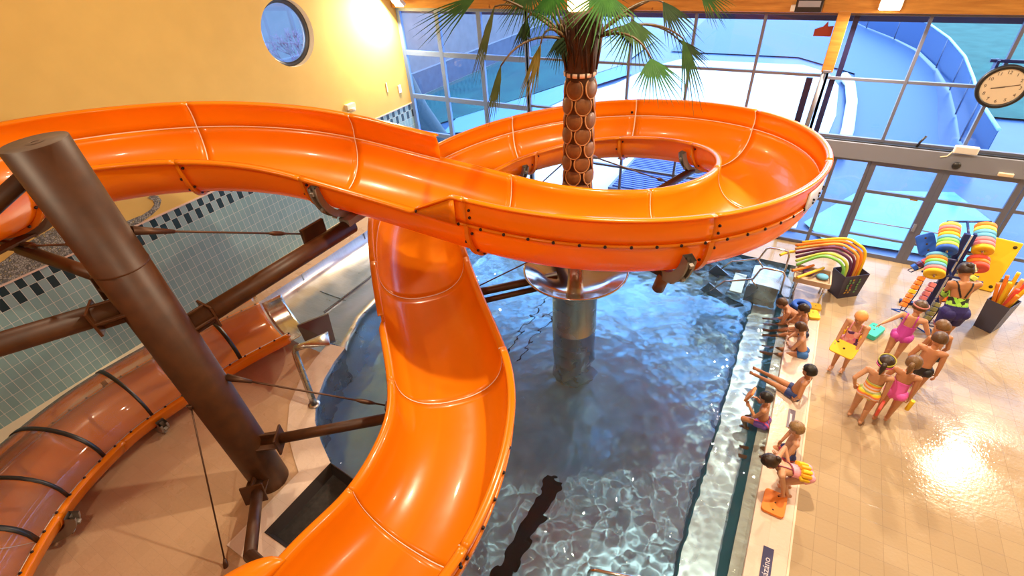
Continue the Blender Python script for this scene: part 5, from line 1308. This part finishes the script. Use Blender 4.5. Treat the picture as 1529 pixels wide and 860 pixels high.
seated('child in blue trunks sitting third from the far end with goggles in hand', 1.20, 1.08, 7.92, (-1, .05), 16, [(.26, .12, .14), (.26, -.10, .14)], .02, -.18, SK1, ('short', H_BR), [('briefs', BLC, trunks(.25), .006, None)], (-1, .3, -.35))
seated('black-haired boy in navy trunks stretching both legs out over the water', 1.26, 1.06, 6.84, (-1, .22), -12, [(-.06, .18, .03), (-.04, -.20, .03)], .0, .1, SK2, ('short', H_BK), [('briefs', mat('navy_blue_trunks', (.012, .035, .16), .6), trunks(.42), .008, None)], (-1, .5, -.1), legs=[(.50, 7.12, .06), (.48, 6.98, .06)])
seated('fair-haired boy in dark red and navy trunks sitting nearest the camera', 1.22, 1.08, 5.58, (-1, -.08), -2, [(.10, .14, .04), (.16, -.16, .06)], .01, -.20, SK1, ('short', H_BL), [('briefs', stripes('red_navy_panels', [(.02, .03, .14), (.02, .03, .14), (.30, .02, .04)], .09), trunks(.42), .008, None)], (-1, .1, -.25), legs=[(.60, 5.60, -.24), (.60, 5.42, -.24)])
# girl kneeling in the shallow step with a board
f = V3((-1, .15, 0)).normalized(); r = V3((f.y, -f.x, 0)); pv = V3((.69, 6.06, .03))
ob, D = person('dark-haired child in violet and red striped trunks standing in the water holding up a board', 1.16, pv, f, (-.12, .02, 1), [pv + f * .20 + r * .10 + Z * .30, pv + f * .24 - r * .06 + Z * .22], [pv + f * .02 + r * .07 - Z * .33, pv + f * .18 - r * .08 - Z * .31], f - Z * .15, SK2, ('short', H_BK),
    [('briefs', stripes('violet_red_stripes', [(.10, .05, .36), (.55, .05, .14), (.22, .12, .50)], .05, 'across'), trunks(.40, .06), .010, None)], poles={'knee0': f, 'knee1': f}, toes=[f, f])
board('kickboard', 'orange-brown kickboard held up by the child standing in the water', 'kickboard', pv + f * .30 + r * .06 + Z * .36, Matrix((r, (Z * .9 - f * .3).normalized(), (f * .9 + Z * .3).normalized())).transposed(), .20, .24, .035, mat('rust_orange_foam', (.60, .22, .06), .6), ((0, .05),), .012)
# girl bending over on the coping
f = V3((-1, -.30, 0)).normalized(); r = V3((f.y, -f.x, 0)); pv = V3((1.22, 4.98, .48))
ob, D = person('girl in a pale pink top with a yellow float belt bending over the orange kickboard', 1.24, pv, f, (-.90, -.38, .30), [V3((1.02, 5.06, .50)), V3((1.08, 4.74, .14))], [V3((1.12, 5.00, .068)), V3((1.14, 4.86, .068))], (-.75, -.2, -.65), SK1, ('pony', H_DK),
    [('swimsuit', PPK, onepiece(.16, .20), .006, None), ('suit_trim', DKR, lambda c: (np.isin(c['n'], ['trunk', 'arm'])) & (np.abs(c['tz'] - .168) < .010) & (c['fz'] < .03) & (np.abs(c['rz']) < .085), .008, None), ('shoulder_strap', DKR, straps, .004, None)], poles={'knee0': f, 'knee1': f, 'elbow0': Z * .3 + V3((0, 1, 0)), 'elbow1': Z * .2 - f})
fb = thing('float_belt', 'yellow foam block belt round the hips of the bending girl', 'float belt', pv)
for k in range(6):
    a = -1.25 + 2.5 * k / 5; up_, r_2, fr_ = D['up'], D['r'], D['fr']
    cpt = pv + up_ * .05 + (r_2 * math.sin(a) * .125 - fr_ * math.cos(a) * .118)
    m = MB(); m.box(cpt, (.062, .050, .13), frame_to(up_, r_2 * math.cos(a) + fr_ * math.sin(a))); put(m, 'foam_block', [YEL, mat('amber_foam', (.85, .42, .02), .6)][k % 2] if k < 2 else [YEL, bpy.data.materials['amber_foam']][k % 2], fb, bevel=.014)
m = MB(); rows = []
for j in range(24):
    a = 2 * PI * j / 24; q = pv + D['up'] * .05 + D['r'] * math.sin(a) * .112 - D['fr'] * math.cos(a) * .094; rows.append([q - D['up'] * .012, q + D['up'] * .012])
m.grid(rows, closed_u=True); put(m, 'belt_strap', NAVY, fb, solid=.004)
# ------------------------------------------------------------------ lamps, sky, camera
CAUSTIC = True
def light(name, kind, loc, power, col, size=.25, target=None, spot=None, parent=None):
    l = bpy.data.lights.new(name, kind); l.energy = power; l.color = col
    if kind == 'AREA': l.shape = 'DISK'; l.size = size
    else: l.shadow_soft_size = size
    if kind == 'SPOT': l.spot_size = spot or 2.4; l.spot_blend = .6
    o = bpy.data.objects.new(name, l); COL.objects.link(o); o.location = loc
    if target is not None: o.rotation_euler = (V3(target) - V3(loc)).to_track_quat('-Z', 'Y').to_euler()
    l.cycles.is_caustics_light = CAUSTIC
    if parent is not None: o.parent = parent
    return o
WARM = (1.0, .80, .56)
M['lamp_glow'] = mat('lit_lamp_glass', (1, .9, .7), .4, emit=(1, .82, .52), estr=30)
def floodlight(x, label, power, tgt, y=WY - .32, z=5.02):
    t = thing('floodlight', label, 'lamp', (x, y, z), 'floodlights on the timber beam')
    d = (V3(tgt) - V3((x, y, z))).normalized(); R = frame_to(d)
    m = MB(); m.box(V3((x, y, z)) - d * .05, (.34, .24, .10), R); m.box((x, y + .13, z + .02), (.06, .16, .06)); put(m, 'housing', 'white', t, bevel=.01)
    m = MB(); m.box(V3((x, y, z)) + d * .005, (.30, .20, .02), R); put(m, 'lit_glass', 'lamp_glow', t)
    light('floodlight_beam', 'AREA', V3((x, y, z)) + d * .06, power, WARM, .26, tgt)
    return t
floodlight(.85, 'lit white floodlight on the timber beam above the doors', 260, (.6, 6.0, 0))
floodlight(-10.15, 'lit white floodlight in the corner beside the yellow wall', 300, (-10.5, 9.4, 3.2), WY - .5)
floodlight(5.6, 'lit white floodlight on the beam right of the doors', 250, (2.8, 5.5, 0))
def downlight(x, y, power):
    t = thing('ceiling_downlight', 'round warm ceiling downlight high above the pool', 'lamp', (x, y, CZ - .06), 'ceiling downlights')
    m = MB(); m.lathe([(0, .06), (.26, .06), (.28, 0), (.24, -.03), (.22, 0)], (x, y, CZ - .06), 24); put(m, 'housing', 'white', t)
    m = MB(); m.lathe([(0, 0), (.22, 0)], (x, y, CZ - .07), 20); put(m, 'lit_glass', 'lamp_glow', t)
    light('downlight_beam', 'AREA', (x, y, CZ - .12), power, WARM, .20, (x, y, 0))
for x, y, p in ((-6.5, -1.5, 110), (-1.5, -1.0, 110), (4.5, 0.5, 120), (4.2, 6.8, 170), (-7.0, 5.0, 120), (-.6, 5.6, 420)): downlight(x, y, p)
w = bpy.data.worlds.new('dusk_sky'); scene.world = w; w.use_nodes = True
bg = w.node_tree.nodes['Background']; bg.inputs[0].default_value = (.41, .62, 1.0, 1); bg.inputs[1].default_value = 4.0
# camera
cam = bpy.data.cameras.new('camera'); co = bpy.data.objects.new('camera', cam); COL.objects.link(co); scene.camera = co
cam.sensor_fit = 'HORIZONTAL'; cam.sensor_width = 36; cam.lens = 729.229 / 1529 * 36; cam.clip_start = .05; cam.clip_end = 300
r_, u_, f_ = (0.868259604285797, 0.492774103852451, -0.05743641821949722), (-0.2538412730362492, 0.5407401133297133, 0.8019755220326272), (-0.4262509444784933, 0.681743215887465, -0.594589202662317)
mw = Matrix((r_, u_, tuple(-a for a in f_))).transposed().to_4x4(); mw.translation = V3((0, 0, 6.5)); co.matrix_world = mw
scene.view_settings.view_transform = 'Standard'; scene.view_settings.look = 'None'; scene.view_settings.gamma = 1; scene.view_settings.use_curve_mapping = False
scene.view_settings.exposure = 0.42
cy = scene.cycles
cy.use_denoising = True; cy.denoiser = 'OPENIMAGEDENOISE'; cy.denoising_input_passes = 'RGB_ALBEDO_NORMAL'; cy.use_adaptive_sampling = False
cy.max_bounces = 10; cy.diffuse_bounces = 4; cy.glossy_bounces = 4; cy.transmission_bounces = 6; cy.transparent_max_bounces = 16
cy.sample_clamp_indirect = 4; cy.blur_glossy = .6
if CAUSTIC:
    water.cycles.is_caustics_caster = True
    for n in ('pool_basin_floor', 'pool_bench_floor', 'splash_lane_floor'): bpy.data.objects[n].cycles.is_caustics_receiver = True
